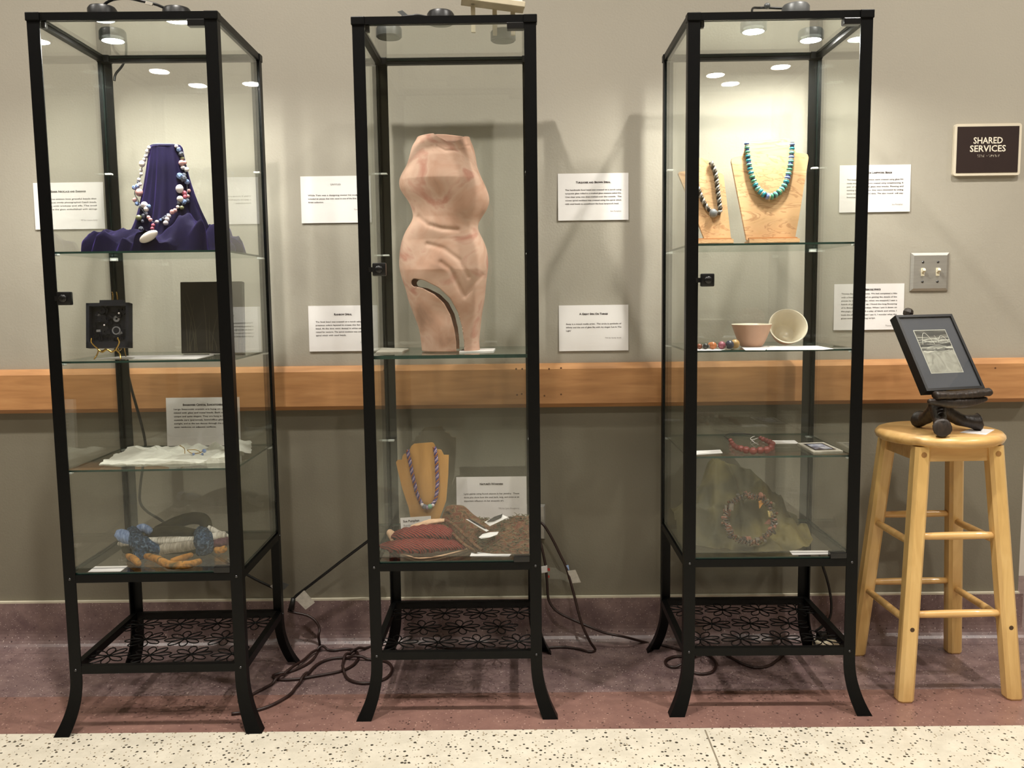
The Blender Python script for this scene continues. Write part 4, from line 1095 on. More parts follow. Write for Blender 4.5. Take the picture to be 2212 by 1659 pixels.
pth = smooth_path([L(u, v, 0.006) for u, v in ((879, 976), (881, 990), (885, 1005), (889, 1025), (894, 1045), (899, 1065), (905, 1080), (911, 1091), (917, 1096), (926, 1096), (934, 1092), (940, 1082), (943, 1065), (944, 1045), (943, 1025), (942, 1005), (940, 985), (937, 970))], 6)
rope_strands(nt_root, pth, 0.0030, 0.0027, 15, ['violet', 'copper', 'violet', 'lilac'], 220)
for u, v, r, mt in ((917, 1096, 6, 'crystal_grey'), (923, 1098, 5, 'lilac'), (929, 1096, 6, 'tq_green'), (935, 1093, 4, 'pearl'), (912, 1092, 4, 'pearl')):
    if mt == 'tq_green' and 'tq_green' not in M: M['tq_green'] = plain('green_glass', (120, 176, 150), 0.15, var=0.25, scale=120, coat=0.4)
    o = bead(nt_root, nt_root.location+L(u, v, 0.009), r/790, mt)

# ------------------------------------------------------------------ torso case: floor
p = at(985, 1032, y=0.30)
info_card("propped white card titled Nature's Wonders behind the brown textile", (p.x, 0.30, p.z), (0.207, p.z-ZF-0.001), "Nature's Wonders",
          ['Lynn paints using found objects in her jewelry.  These', 'three pins show how she used bark, twig, and stone as an', 'important influence on her encaustic art.'], 'TIX for Lynn Dougherty', last=0.72, lean=0.06, title_dy=0.024, body_dy=0.052)
p = at(866, 1120, y=0.182)
t = thing('price_card', 'white name and price card leaning against the tan neck-shaped board', 'card', (p.x+0.0445, 0.182, ZF+0.0035)); t.rotation_euler = (-0.12, -0.06, 0)
hh = 0.068
MB().box((0, 0.0006, hh/2), (0.087, 0.0012, hh)).build('paper', M['paper'], t)
a = MB(); text_mb(a, 'Sue Pumphan', 0.0085, -0.036, hh-0.013, 'LEFT', 0.0003); o = a.build('title', M['ink'], t); o.location = (0, -0.0004, 0)
a = MB(); text_mb(a, 'Rainbow Spiral', 0.0085, -0.036, hh-0.025, 'LEFT', 0.0); text_mb(a, '$100', 0.0085, -0.036, hh-0.038, 'LEFT', 0.0); o = a.build('body_text', M['ink_grey'], t); o.location = (0, -0.0004, 0)

def stripes_mat(name, c1, c2, c3, scale, dirn='X', dist=3.0):
    m = ramp_mat(name, [(0.12, c1), (0.38, c2), (0.85, c3)], scale, 0.8, (1, 1, 1), 3, dist, bump=0.5, kind='wave', spec=0.2)
    for n in m.node_tree.nodes:
        if n.type == 'TEX_WAVE': n.bands_direction = dirn
    return m
M['red_cloth'] = stripes_mat('red_pleated_cloth', (40, 12, 10), (104, 30, 25), (128, 44, 36), 60, 'DIAGONAL', 3.0)
M['brown_cloth'] = ramp_mat('brown_knit', [(0.28, (40, 30, 22)), (0.42, (92, 72, 50)), (0.50, (96, 46, 36)), (0.56, (112, 92, 66)), (0.66, (58, 44, 32)), (0.8, (158, 136, 106))], 38, 0.9, (1, 2.2, 1), 9, 1.6, bump=1.0, spec=0.1)
M['cream_edge'] = plain('cream_hem', (196, 160, 128), 0.8, var=0.15, scale=60)
M['lichen'] = ramp_mat('lichen', [(0.3, (58, 52, 36)), (0.6, (98, 90, 64)), (0.85, (128, 118, 86))], 60, 0.95)
M['bark'] = ramp_mat('dark_bark', [(0.3, (34, 32, 30)), (0.6, (62, 58, 54)), (0.85, (84, 78, 72))], 50, 0.9, bump=0.8)
t = thing('red_textile', 'folded red pleated cloth lying on the torso case floor', 'textile', (-0.18, 0.13, ZF))
def pillow(name, path, rads, fl, mat, pl=0.07, k=60):
    ps = smooth_path([Vector(p)-t.location for p in path], 8); n = len(ps)
    rr = [interp(i/(n-1), [q/(len(rads)-1) for q in range(len(rads))], rads) for i in range(n)]
    fr2 = frames(ps); mb = MB(); N = 40; vs = []
    for i in range(n):
        tt, a, b = fr2[i]
        side = tt.cross(Vector((0, 0, 1))).normalized()
        for j in range(N):
            q = 2*PI*j/N; rad = rr[i]*(1+pl*math.sin(k*i/n+3*math.cos(q))+0.05*mnoise.noise(Vector((i*0.4, math.cos(q)*2, math.sin(q)*2))))
            p = ps[i]+side*(math.cos(q)*rad)+Vector((0, 0, math.sin(q)*rad*fl)); p.z = max(p.z, 0.0006); vs.append(p)
    fs = [(i*N+j, i*N+(j+1) % N, (i+1)*N+(j+1) % N, (i+1)*N+j) for i in range(n-1) for j in range(N)]+[tuple(range(N)), tuple((n-1)*N+j for j in range(N))]
    return mb.add(vs, fs).build(name, M[mat], t, True)
pillow('lower_fold', [(-0.312, 0.115, ZF+0.012), (-0.26, 0.10, ZF+0.016), (-0.20, 0.095, ZF+0.020), (-0.14, 0.100, ZF+0.020), (-0.075, 0.105, ZF+0.010)], [0.006, 0.048, 0.058, 0.052, 0.014], 0.36, 'red_cloth')
pillow('upper_fold', [(-0.285, 0.130, ZF+0.032), (-0.25, 0.125, ZF+0.038), (-0.19, 0.122, ZF+0.044), (-0.145, 0.117, ZF+0.045), (-0.112, 0.112, ZF+0.040)], [0.014, 0.034, 0.043, 0.040, 0.022], 0.50, 'red_cloth')
pillow('end_roll', [(-0.287, 0.128, ZF+0.044), (-0.276, 0.118, ZF+0.036), (-0.270, 0.108, ZF+0.026)], [0.010, 0.013, 0.009], 0.9, 'cream_edge')
pillow('cream_lining', [(-0.230, 0.146, ZF+0.054), (-0.18, 0.146, ZF+0.066), (-0.135, 0.146, ZF+0.072)], [0.008, 0.016, 0.010], 0.5, 'cream_edge')
hem = [at(u, v, z=ZF+0.003)-t.location for u, v in ((824, 1178), (850, 1190), (880, 1200), (903, 1206), (940, 1203), (975, 1195), (1000, 1188), (1020, 1181))]
MB().tube(smooth_path(hem, 6), 0.0022, 7).build('hem', M['cream_edge'], t, True)

t = thing('brown_textile', 'crumpled brown and red knitted cloth tufted with lichen on the torso case floor', 'textile', (0.0, 0.15, ZF))
bx = [-0.155, -0.135, -0.118, -0.085, -0.05, -0.02, 0.01, 0.04, 0.07, 0.100]
bh = [0.050, 0.104, 0.106, 0.098, 0.078, 0.066, 0.062, 0.066, 0.076, 0.084]
def brown(i, j):
    x = -0.150+0.248*i
    ridge_y = 0.165+0.02*math.sin(6*i)
    y0_, y1_ = 0.285, interp(x, [-0.150, -0.125, -0.085, -0.045, 0.0, 0.10], [0.150, 0.142, 0.120, 0.080, 0.060, 0.055])
    y = y0_+(y1_-y0_)*j
    H = interp(x, bx, bh)
    if y > ridge_y: g = max(0, 1-((y-ridge_y)/(y0_-ridge_y))**1.5)
    else: g = max(0, 1-((ridge_y-y)/(ridge_y-y1_))**1.35)
    if x < -0.115: g = max(g, 0.35*(1-j))
    z = H*g+0.007*mnoise.noise(Vector((x*26, y*26, 1)))*min(1, g*3)+0.004*math.sin(70*(x*0.8+y))*g
    return (x, y-0.15, max(0.0015, z))
MB().grid(brown, 90, 60).build('cloth', M['brown_cloth'], t, True)
random.seed(9)
mb = MB()
for k in range(520):
    i = random.uniform(0.42, 0.99); j = random.uniform(0.25, 0.985)
    if i < 0.62 and random.random() < 0.6: j = random.uniform(0.8, 0.985)
    p = Vector(brown(i, j)); a = random.random()*2*PI; d = Vector((math.cos(a), math.sin(a), random.uniform(0.1, 0.5)))*random.uniform(0.005, 0.011)
    b = Vector((math.cos(a+1.2), math.sin(a+1.2), random.uniform(-.2, .6)))*0.006
    p2 = p+d+b; mb.tube([p, p+d, Vector((min(p2.x, 0.1), p2.y, p2.z))], [0.0011, 0.0010, 0.0004], 4)
mb.v = [(min(x, 0.100), y, max(z, 0.0008)) for x, y, z in mb.v]
o = mb.build('lichen_tufts', M['lichen'], t); o['kind'] = 'stuff'
for pth_ in ([(948, 1128), (965, 1140), (985, 1160), (1005, 1178), (1030, 1192)], [(955, 1122), (975, 1130), (1000, 1152), (1020, 1172), (1040, 1188)]):
    pts = []
    for q, (u, v) in enumerate(pth_):
        yy = 0.15-0.022*q; pts.append(at(u, v, y=yy)-t.location)
    pts = [Vector((p.x, p.y, max(p.z, 0.004))) for p in pts]
    MB().tube(smooth_path(pts, 6), 0.0045, 8).build('rolled_hem', M['brown_cloth'], t, True)
def brown_z(x, y):
    i = (x+0.150)/0.248; best = 0
    for j in range(41):
        q = brown(i, j/40)
        if abs(q[1]+0.15-y) < 0.004: best = max(best, q[2])
    return best
# pin cards with bark pieces lying on the textile
def on_brown(name, label, pix, y, mat, cat, up=0.004, th=0.002, piece=None):
    q = [at(u, v, y=y+dy) for (u, v, dy) in pix]; c = sum(q, Vector())/len(q)
    t2 = thing(name, label, cat, c)
    n = (q[1]-q[0]).cross(q[2]-q[1]).normalized()
    if n.y > 0: n = -n
    a = [p-c for p in q]; vs = [p+n*th for p in a]+[p for p in a]; k = len(a)
    MB().add(vs, [tuple(range(k)), tuple(range(2*k-1, k-1, -1))]+[(i, (i+1) % k, (i+1) % k+k, i+k) for i in range(k)]).build('card', M[mat], t2)
    if piece:
        pc = [c.lerp(p, 1.0)-c for p in [sum((w_*p for w_, p in zip(ws, q)), Vector()) for ws in piece]]
        vs = [p+n*(th+0.005) for p in pc]+[p+n*th for p in pc]; k = len(pc)
        MB().add(vs, [tuple(range(k)), tuple(range(2*k-1, k-1, -1))]+[(i, (i+1) % k, (i+1) % k+k, i+k) for i in range(k)]).build('bark_piece', M['bark'], t2)
    return t2
on_brown('bark_pin', 'dark bark pin on a square white card propped on the brown textile', [(1046, 1128, -.03), (1082, 1111, .0), (1097, 1118, .0), (1058, 1137, -.03)], 0.135, 'paper', 'pin',
         piece=[(.75, .1, .0, .15), (.45, .55, 0, 0), (0, .85, .15, 0), (0, .45, .35, .2), (.3, .15, .2, .35)])
on_brown('bark_pin', 'long narrow bark pin on a white card across the brown textile', [(1006, 1122, -.0), (1018, 1124, .0), (1056, 1147, -.02), (1050, 1149, -.03)], 0.125, 'paper', 'pin',
         piece=[(.55, .45, 0, 0), (.2, .8, 0, 0), (0, .5, .5, 0), (0, .15, .6, .25), (.2, .2, .35, .25)])
on_brown('paper_tag', 'white leaf-shaped paper tag lying on the brown textile', [(1034, 1161, -.02), (1042, 1154, -.01), (1058, 1150, 0), (1077, 1149, 0), (1074, 1155, -.01), (1058, 1161, -.02), (1040, 1164, -.02)], 0.095, 'paper', 'tag', th=0.001)
sheet('name_card', 'white name card at the front of the torso case floor below the brown textile', [(1015, 1202.5), (1100, 1202.5), (1107, 1194), (1019, 1193)], ZF)

# ------------------------------------------------------------------ bowl case: top shelf
Q1, Q2, Q3 = SHELF[2]
def tq(n, c): M[n] = plain(n, c, 0.18, var=0.35, scale=140, coat=0.4)
tq('tq_a', (40, 140, 156)); tq('tq_b', (110, 178, 170)); tq('tq_c', (34, 52, 120)); tq('tq_d', (206, 204, 170)); tq('tq_e', (20, 34, 52)); tq('tq_f', (80, 150, 120)); tq('tq_h', (120, 140, 196))
t, L = board('necklace_stand', 'broad light oak neck-shaped board carrying the turquoise bead necklace', [(1613, 519), (1717, 519), (1728, 470), (1742, 400), (1754, 338), (1752, 331), (1745, 328), (1728, 327), (1722, 318), (1719, 302), (1714, 296), (1704, 294), (1640, 297), (1626, 300), (1618, 306), (1615, 322), (1610, 334), (1596, 337), (1587, 340), (1585, 346), (1592, 390), (1602, 450)], 0.165, 0.12, Q1+0.0092, 0.010, 'oak_light')
MB().box((0, -0.006, -0.002), (0.134, 0.052, 0.010)).build('foot', M['oak_light'], t)
MB().box((0, -0.014, 0.006), (0.130, 0.010, 0.005)).build('ledge', M['oak_line'], t)
nr = thing('turquoise_necklace', 'necklace of turquoise, green and blue glass beads on the broad oak board', 'necklace', t.location); nr.rotation_euler = t.rotation_euler
pth = smooth_path([L(u, v, 0.009) for u, v in ((1618, 309), (1619, 330), (1621, 350), (1624, 370), (1629, 388), (1636, 405), (1646, 417), (1656, 424), (1666, 426), (1678, 421), (1690, 411), (1700, 396), (1706, 378), (1711, 358), (1714, 338), (1716, 320), (1717, 306))], 8)
MB().tube(pth, 0.0012, 6).build('string', M['tq_e'], nr, True)
random.seed(17)
NB = 60; ps = resample(pth, NB); frm = frames(ps)
cyc = ['tq_b', 'tq_e', 'tq_a', 'tq_d', 'tq_f', 'tq_b', 'tq_d', 'tq_a', 'tq_e', 'tq_b', 'tq_h', 'tq_d', 'tq_b', 'tq_c', 'tq_d']
for k in range(NB):
    mid = 1-abs(k/(NB-1)*2-1)
    mt = random.choice(['tq_e', 'tq_d', 'tq_c', 'tq_d', 'tq_e']) if k % 2 else random.choice(['tq_b', 'tq_a', 'tq_f', 'tq_b', 'tq_h', 'tq_a'])
    if k > NB*0.78 and mt == 'tq_f': mt = 'tq_h'
    thin = mt in ('tq_e', 'tq_c', 'tq_d')
    r = (0.0066 if thin else 0.0080)*(0.9+0.30*mid)
    o = bead(nr, nr.location+ps[k], r, mt, (1, 1, 0.40 if thin else 0.62))
    tt = frm[k][0]; o.rotation_euler = tt.to_track_quat('Z', 'Y').to_euler()

t, L = board('necklace_stand', 'narrow oak neck-shaped board with the twisted silver rope beside the case post', [(1517, 519), (1574, 519), (1570, 470), (1566, 420), (1562, 377), (1556, 372), (1548, 371), (1540, 366), (1534, 354), (1530, 344), (1524, 340), (1512, 338), (1494, 342), (1488, 350), (1484, 362), (1478, 368), (1466, 369), (1463, 373), (1478, 412), (1498, 465)], 0.185, 0.13, Q1+0.0092, 0.010, 'oak_light')
t.location.x += 0.007
MB().box((0.012, -0.012, -0.002), (0.112, 0.050, 0.010)).build('foot', M['oak_light'], t)
MB().box((0.012, -0.018, 0.006), (0.108, 0.010, 0.005)).build('ledge', M['oak_line'], t)
nr = thing('rope_necklace', 'twisted silver and bronze bead rope with one grey focal bead on the narrow oak board', 'necklace', t.location); nr.rotation_euler = t.rotation_euler
M['silver_b'] = plain('silver_beads', (168, 164, 156), 0.25, 0.5, var=0.2, scale=500)
M['bronze_b'] = plain('bronze_beads', (64, 54, 42), 0.3, 0.4, var=0.3, scale=500)
pr = smooth_path([L(u, v, 0.007) for u, v in ((1534, 350), (1540, 364), (1544, 382), (1546, 402), (1548, 422), (1550, 442), (1551, 456), (1547, 462), (1541, 464))], 8)
rope_strands(nr, pr, 0.0034, 0.0036, 9, ['silver_b', 'bronze_b'], 150)
pl = smooth_path([L(u, v, 0.007) for u, v in ((1494, 352), (1496, 375), (1500, 395), (1507, 415), (1513, 432), (1520, 446), (1528, 456))], 8)
rope_strands(nr, pl, 0.0034, 0.0036, 8, ['silver_b', 'bronze_b'], 130)
M['grey_stone'] = plain('grey_stone', (120, 122, 124), 0.35, var=0.35, scale=160, coat=0.3)
bead(nr, nr.location+L(1535, 463, 0.012), 0.0115, 'grey_stone', (0.95, 1, 1.05), name='focal_bead')

# ------------------------------------------------------------------ bowl case: second shelf
M['bowl_out'] = plain('bowl_clay', (188, 148, 122), 0.45, var=0.08, scale=20)
M['bowl_in'] = plain('bowl_glaze', (222, 212, 190), 0.25, var=0.02, scale=20, coat=0.15)
def bowl_parts(t, R, H, m=None):
    out = [(0.0, 0.0), (R*0.50, 0.0), (R*0.56, 0.003)]
    for k in range(1, 13):
        a = k/12; out.append((R*(0.56+0.44*a**0.80), 0.003+(H-0.003)*a))
    inn = [(R-0.0032, H)]
    for k in range(11, -1, -1):
        a = k/12; inn.append((max(0.0, R*(0.53+0.44*a**0.80)-0.0032), 0.006+(H-0.006)*a))
    inn.append((0.0, 0.005))
    MB().lathe(out, 56, m=m, caps=False).build('outside', M['bowl_out'], t, True)
    MB().lathe([(R, H), (R-0.0006, H+0.0012), (R-0.0026, H+0.0012)]+inn, 56, m=m, caps=False).build('glazed_inside', M['bowl_in'], t, True)
bc1 = at(1623.5, 720, y=0.155)
t = thing('clay_bowl', 'upright clay bowl with a cream glazed inside on the second shelf', 'bowl', (bc1.x, 0.155, Q2+0.0012)); bowl_parts(t, 0.0535, 0.060)
bc2 = at(1690, 708, y=0.245)
t = thing('clay_bowl', 'tipped clay bowl leaning on its side and showing its cream glazed inside', 'bowl', (bc2.x+0.002, 0.235, Q2+0.0012))
mm = Matrix.Rotation(-0.28, 3, 'Z') @ Matrix.Rotation(1.15, 3, 'X') @ Matrix.Rotation(0.0, 3, 'Z')
mt3 = Matrix.Rotation(0.38, 3, 'Y') @ mm
tmp = [mt3 @ Vector((0.053*math.cos(a)*f, 0.053*math.sin(a)*f, z)) for a in [k*0.1 for k in range(63)] for f, z in ((1, 0.061), (0.56, 0.003))]
dz = -min(p.z for p in tmp)
bowl_parts(t, 0.0525, 0.060, mt3)
for c in t.children: c.location = (0, 0, dz)
t = thing('bead_bracelet', 'bracelet of round wooden beads in brown, rose, navy and tan on white paper', 'bracelet', (0.60, 0.075, Q2+0.001))
M['wb_brown'] = plain('wb_brown', (120, 66, 42), 0.35, var=0.2, scale=60); M['wb_black'] = plain('wb_black', (34, 32, 28), 0.4, var=0.2, scale=60); M['wb_orange'] = plain('wb_orange', (180, 108, 62), 0.35, var=0.15, scale=60)
M['wb_rose'] = plain('wb_rose', (140, 74, 88), 0.35, var=0.15, scale=60); M['wb_navy'] = plain('wb_navy', (48, 52, 68), 0.35, var=0.15, scale=60); M['wb_tan'] = plain('wb_tan', (164, 130, 76), 0.4, var=0.15, scale=60)
for u, r, mt, y in ((1497, 4.5, 'wb_brown', 0.075), (1511, 6, 'wb_brown', 0.068), (1524, 6.5, 'wb_black', 0.062), (1540, 8, 'wb_orange', 0.058), (1559, 8.5, 'wb_rose', 0.056), (1576, 9.5, 'wb_navy', 0.058), (1588, 10, 'wb_tan', 0.075), (1583, 7, 'wb_black', 0.105), (1560, 6, 'wb_brown', 0.125), (1535, 6, 'wb_orange', 0.128), (1512, 5, 'wb_black', 0.115), (1498, 5, 'wb_brown', 0.095)):
    R = r/825; p = at(u, 746, y=y); bead(t, Vector((p.x, y, Q2+0.001+R)), R, mt)
for u, y in ((1518, 0.064), (1532, 0.060), (1549, 0.057), (1568, 0.057), (1583, 0.066)):
    p = at(u, 746, y=y); bead(t, Vector((p.x, y, Q2+0.0085)), 0.0048, 'silver_b', (0.5, 1, 1))
for q, (pix, lb) in enumerate((([(1503, 758), (1556, 757.5), (1570, 754.5), (1503, 754.5)], 'white paper slip under the wooden bead bracelet'), ([(1610, 757), (1653, 757), (1662, 748), (1600, 749)], 'white paper slip under the upright clay bowl'), ([(1656, 756.5), (1778, 756), (1801, 754), (1766, 747.5), (1660, 748)], 'white paper sheet under the tipped clay bowl'))):
    sheet('paper_sheet', lb, pix, Q2-0.0002, 0.0007)

# ------------------------------------------------------------------ bowl case: third shelf
t = thing('red_necklace', 'necklace of dull red stone beads on a black cord with a white string tag', 'necklace', (0.72, 0.15, Q3+0.001))
M['redstone'] = plain('red_stone', (122, 52, 46), 0.4, var=0.2, scale=70)
for u, v, r in ((1578, 951, 5), (1581, 957, 6), (1586, 963, 6.5), (1593, 967, 7), (1601, 969, 7.5), (1612, 972, 8.5), (1627, 974, 8.5), (1642, 973, 8.5), (1656, 972, 8.5), (1666, 967, 8), (1668, 959, 7.5), (1663, 955, 7), (1656, 952, 6.5), (1649, 949, 6), (1643, 946, 5)):
    R = r/830; p = at(u, v, z=Q3+0.001+R); bead(t, p, R, 'redstone', (1.0, 1.0, 0.96))
for pix in ([(1577, 949), (1568, 945), (1564, 941), (1575, 937), (1600, 936), (1620, 938), (1632, 942), (1641, 945)], [(1579, 952), (1570, 948), (1568, 943), (1580, 938), (1605, 938), (1625, 940), (1641, 946)]):
    MB().tube(smooth_path([at(u, v, z=Q3+0.003)-t.location for u, v in pix], 6), 0.0011, 6).build('cord', M['cord_black'], t, True)
MB().tube(smooth_path([at(u, v, z=Q3+0.006)-t.location for u, v in ((1630, 942), (1622, 946), (1623, 950), (1632, 948), (1643, 945), (1656, 948), (1664, 953))], 6), 0.0009, 6).build('tag_string', M['paper'], t, True)
MB().tube(smooth_path([at(u, v, z=Q3+0.006)-t.location for u, v in ((1623, 950), (1630, 956), (1638, 960))], 6), 0.0009, 6).build('tag_string', M['paper'], t, True)
sheet('paper_tag', 'long white paper tag tied to the red stone necklace', [(1667, 959), (1726, 958.5), (1716, 951.5), (1655, 952)], Q3, 0.0007, cat='tag')
q = [at(u, v, z=Q3) for u, v in ((1722, 959.5), (1779, 957.5), (1821, 976.5), (1757, 979))]
c = sum(q, Vector())/4
t = thing('small_photo', 'small photo print in a pale grey mount lying on the third shelf', 'photo', (c.x, c.y, Q3+0.0006))
MB().prism([(p.x-c.x, p.y-c.y) for p in q], 0, 0.003, 'z').build('mount', M['tag'], t)
q2 = [c+(p-c)*0.72 for p in q]; MB().prism([(p.x-c.x, p.y-c.y) for p in q2], 0.003, 0.0034, 'z').build('black_border', M['frame_black'], t)
M['snapshot'] = ramp_mat('snapshot', [(0.35, (70, 70, 96)), (0.5, (170, 176, 204)), (0.62, (226, 228, 234))], 45, 0.3)
q2 = [c+(p-c)*0.58 for p in q]; MB().prism([(p.x-c.x, p.y-c.y) for p in q2], 0.0034, 0.0037, 'z').build('print', M['snapshot'], t)
sheet('name_card', 'white name card lying on the third shelf beside the case post', [(1503, 983), (1561, 979), (1556, 972), (1503, 974.5)], Q3, 0.0008)

# ------------------------------------------------------------------ bowl case: floor
M['organza'] = sheer_mat('green_organza', ((58, 53, 30), (104, 93, 50)), 0.97)
t = thing('organza_cloth', 'sheer dark olive organza draped in a heap on the bowl case floor', 'cloth', (0.705, 0.17, ZF))
ox = [0.515, 0.55, 0.58, 0.605, 0.622, 0.632, 0.66, 0.70, 0.728, 0.75, 0.78, 0.815, 0.85, 0.878, 0.895]
oh = [0.06, 0.100, 0.128, 0.150, 0.192, 0.203, 0.196, 0.194, 0.186, 0.170, 0.132, 0.090, 0.060, 0.030, 0.003]
def organza(i, j):
    x = 0.515+0.38*i
    yr = 0.235+0.015*math.sin(9*i)
    y0_, y1_ = 0.335, interp(x, [0.515, 0.60, 0.70, 0.80, 0.86, 0.895], [0.155, 0.088, 0.052, 0.060, 0.10, 0.17])
    y = y0_+(y1_-y0_)*j; H = interp(x, ox, oh)
    if y > yr: g = max(0, 1-((y-yr)/(y0_-yr))**2)
    else: g = max(0, 1-((yr-y)/(yr-y1_)))**1.15
    z = H*g
    z += (0.030*mnoise.noise(Vector((x*17, y*13, 4)))+0.012*math.sin(62*x+22*y+5*math.sin(16*y)))*min(1, g*3.0)*min(1, (1-g)*4+0.35)
    rg = 1-abs(math.sin(21*x+9*y+2.2*mnoise.noise(Vector((x*9, y*9, 2)))))
    z += (0.026*rg**2+0.012*(1-abs(math.sin(33*x-14*y+1.0)))**2)*min(1, g*2.5)*(1 if g < 0.97 else 0.7)
    z += 0.010*max(0, mnoise.noise(Vector((x*34, y*34, 8))))
    return (x-0.705, y-0.17+0.006*math.sin(60*x)*g, max(0.0012, z))
MB().grid(organza, 110, 70).build('cloth', M['organza'], t, True)
wc = Vector((0.706, 0.105, ZF))
t = thing('found_object_bracelet', 'ring-shaped bracelet of copper wire, stones and amber chips propped on organza', 'bracelet', wc)
for n_, c_ in (('wr_cu', (112, 76, 56)), ('wr_dark', (40, 33, 29)), ('wr_grey', (116, 110, 104)), ('wr_amber', (196, 138, 66)), ('wr_pale', (196, 176, 120)), ('wr_rose', (140, 92, 76)), ('wr_moss', (86, 80, 56))):
    M[n_] = plain(n_, c_, 0.35, 0.5 if n_ in ('wr_cu', 'wr_grey') else 0.0, var=0.3, scale=120)
def wr_pt(a, rad=1.0):
    u = 1618+52*rad*math.cos(a); v = 1120-50*rad*math.sin(a)
    return at(u, v, y=0.092+0.034*math.sin(a))-wc
base = [wr_pt(2*PI*k/40) for k in range(40)]
MB().tube(base, 0.0042, 8, True).build('core_ring', M['wr_dark'], t, True)
random.seed(33)
for k in range(9):
    a0 = 2*PI*k/9
    pts = []
    for j in range(34):
        a = a0+1.0*j/33; q = j*1.5
        p = wr_pt(a, 1+0.13*math.cos(q+k)); p.y -= 0.008+0.006*math.sin(q+k); pts.append(p)
    MB().tube(pts, 0.0010, 5).build('wire_coil', M['wr_cu' if k % 2 else 'wr_grey'], t, True)
for k in range(74):
    a = 2*PI*k/74+random.uniform(-.04, .04); p = wr_pt(a, random.uniform(0.86, 1.16)); p.y -= random.uniform(0.002, 0.012)
    mt = random.choice(['wr_cu', 'wr_cu', 'wr_dark', 'wr_grey', 'wr_rose', 'wr_moss', 'wr_moss', 'wr_cu'])
    o = bead(t, wc+p, random.uniform(0.0035, 0.0075), mt, (random.uniform(.6, 1.2), 0.6, random.uniform(.6, 1.3)), (random.random()*3, random.random()*3, random.random()*3), True, 'chip')
def chip(pix, mt, y):
    q = [at(u, v, y=y-0.022)-wc for u, v in pix]; k = len(q); vs = q+[p+Vector((0, 0.006, 0)) for p in q]
    MB().add(vs, [tuple(range(k)), tuple(range(2*k-1, k-1, -1))]+[(i, (i+1) % k, (i+1) % k+k, i+k) for i in range(k)]).build('chip', M[mt], t)
chip([(1639, 1083), (1645, 1081), (1651, 1087), (1646, 1091), (1641, 1099)], 'wr_amber', 0.135); chip([(1659, 1104), (1668, 1105), (1674, 1120), (1661, 1117)], 'wr_pale', 0.115)
chip([(1652, 1132), (1662, 1122), (1672, 1133)], 'wr_rose', 0.105); chip([(1566, 1130), (1577, 1135), (1574, 1142), (1568, 1138)], 'wr_rose', 0.095); chip([(1571, 1144), (1585, 1144), (1585, 1163), (1577, 1156)], 'wr_cu', 0.088)
chip([(1609, 1160), (1622, 1160), (1625, 1166), (1613, 1169)], 'wr_rose', 0.075); chip([(1632, 1162), (1641, 1162), (1636, 1175)], 'wr_grey', 0.07); chip([(1566, 1092), (1570, 1092), (1570, 1105), (1566, 1104)], 'wr_grey', 0.115)
chip([(1576, 1088), (1585, 1088), (1584, 1104), (1574, 1100)], 'wr_grey', 0.112)
fr2 = [at(u, v, y=0.108)-wc for u, v in ((1619, 1080), (1614, 1066), (1611, 1060))]; MB().tube(fr2, 0.001, 5).build('sprig', M['wr_rose'], t, True)
for u0, v0, u1, v1 in ((1617, 1074, 1624, 1070), (1616, 1071, 1609, 1069), (1615, 1067, 1621, 1063), (1613, 1064, 1607, 1062)): MB().tube([at(u0, v0, y=0.108)-wc, at(u1, v1, y=0.106)-wc], 0.0009, 5).build('sprig', M['wr_rose'], t)
sheet('name_card', 'white name card on the bowl case floor in front of the organza', [(1712, 1199), (1800, 1197.5), (1790, 1190), (1705, 1190)], ZF)

# ------------------------------------------------------------------ on top of the cases
bz = CH-0.0022
p = at(1062, 20, y=0.13)
t = thing('display_rack', 'white board on a cream three-legged rack standing on the torso case', 'rack', (p.x, 0.15, bz), 0.10)
M['cream_wood'] = plain('cream_paint_wood', (200, 188, 162), 0.6, var=0.08, scale=30)
M['white_board'] = plain('white_board', (236, 230, 224), 0.6, var=0.02)
for x in (-0.050, 0.008, 0.056): MB().box((x, -0.01+0.02*(x > 0), 0.0335), (0.011, 0.011, 0.067)).build('leg', M['cream_wood'], t)
rr_ = Matrix.Rotation(0.11, 3, 'Y')
MB().cbox((0.002, -0.012, 0.073), (0.165, 0.052, 0.015), 0.002, rr_).build('ledge', M['cream_wood'], t)
MB().box((0.010, 0.016, 0.164), (0.160, 0.008, 0.170), rr_).build('board', M['white_board'], t)
MB().tube([(-0.098, -0.012, 0.092), (-0.070, -0.012, 0.086)], 0.0022, 6).build('pin', M['steel'], t)

FLOOR_CORDS = []
def cord(name, label, pts, r, mat, tags=(), per=7):
    ps = smooth_path(pts, per)
    if min(p.z for p in ps) < 0.02:                                  # lying on the floor: ride over any cord already there
        L = sum((b-a).length for a, b in zip(ps, ps[1:])); ps = resample(ps, max(20, int(L/0.006)))
        for i, p in enumerate(ps):
            if p.z > 0.012: continue
            lift = 0.0
            for q, rq in FLOOR_CORDS+[(c, r) for c in ps[:max(0, i-40)]]:
                if q.z > 0.02: continue
                d = math.hypot(p.x-q.x, p.y-q.y)
                if d < 0.034:
                    k = 1-max(0.0, d-(r+rq))/(0.034-r-rq); k = k*k*(3-2*k) if k < 1 else 1
                    lift = max(lift, k*(q.z+r+rq+0.0006-p.z))
            p.z += max(0.0, lift)
        FLOOR_CORDS.extend((p.copy(), r) for p in ps)
    o0 = ps[0].copy()
    t = thing(name, label, 'cord', o0)
    MB().tube([p-o0 for p in ps], r, 8).build('cable', M[mat], t, True)
    return t
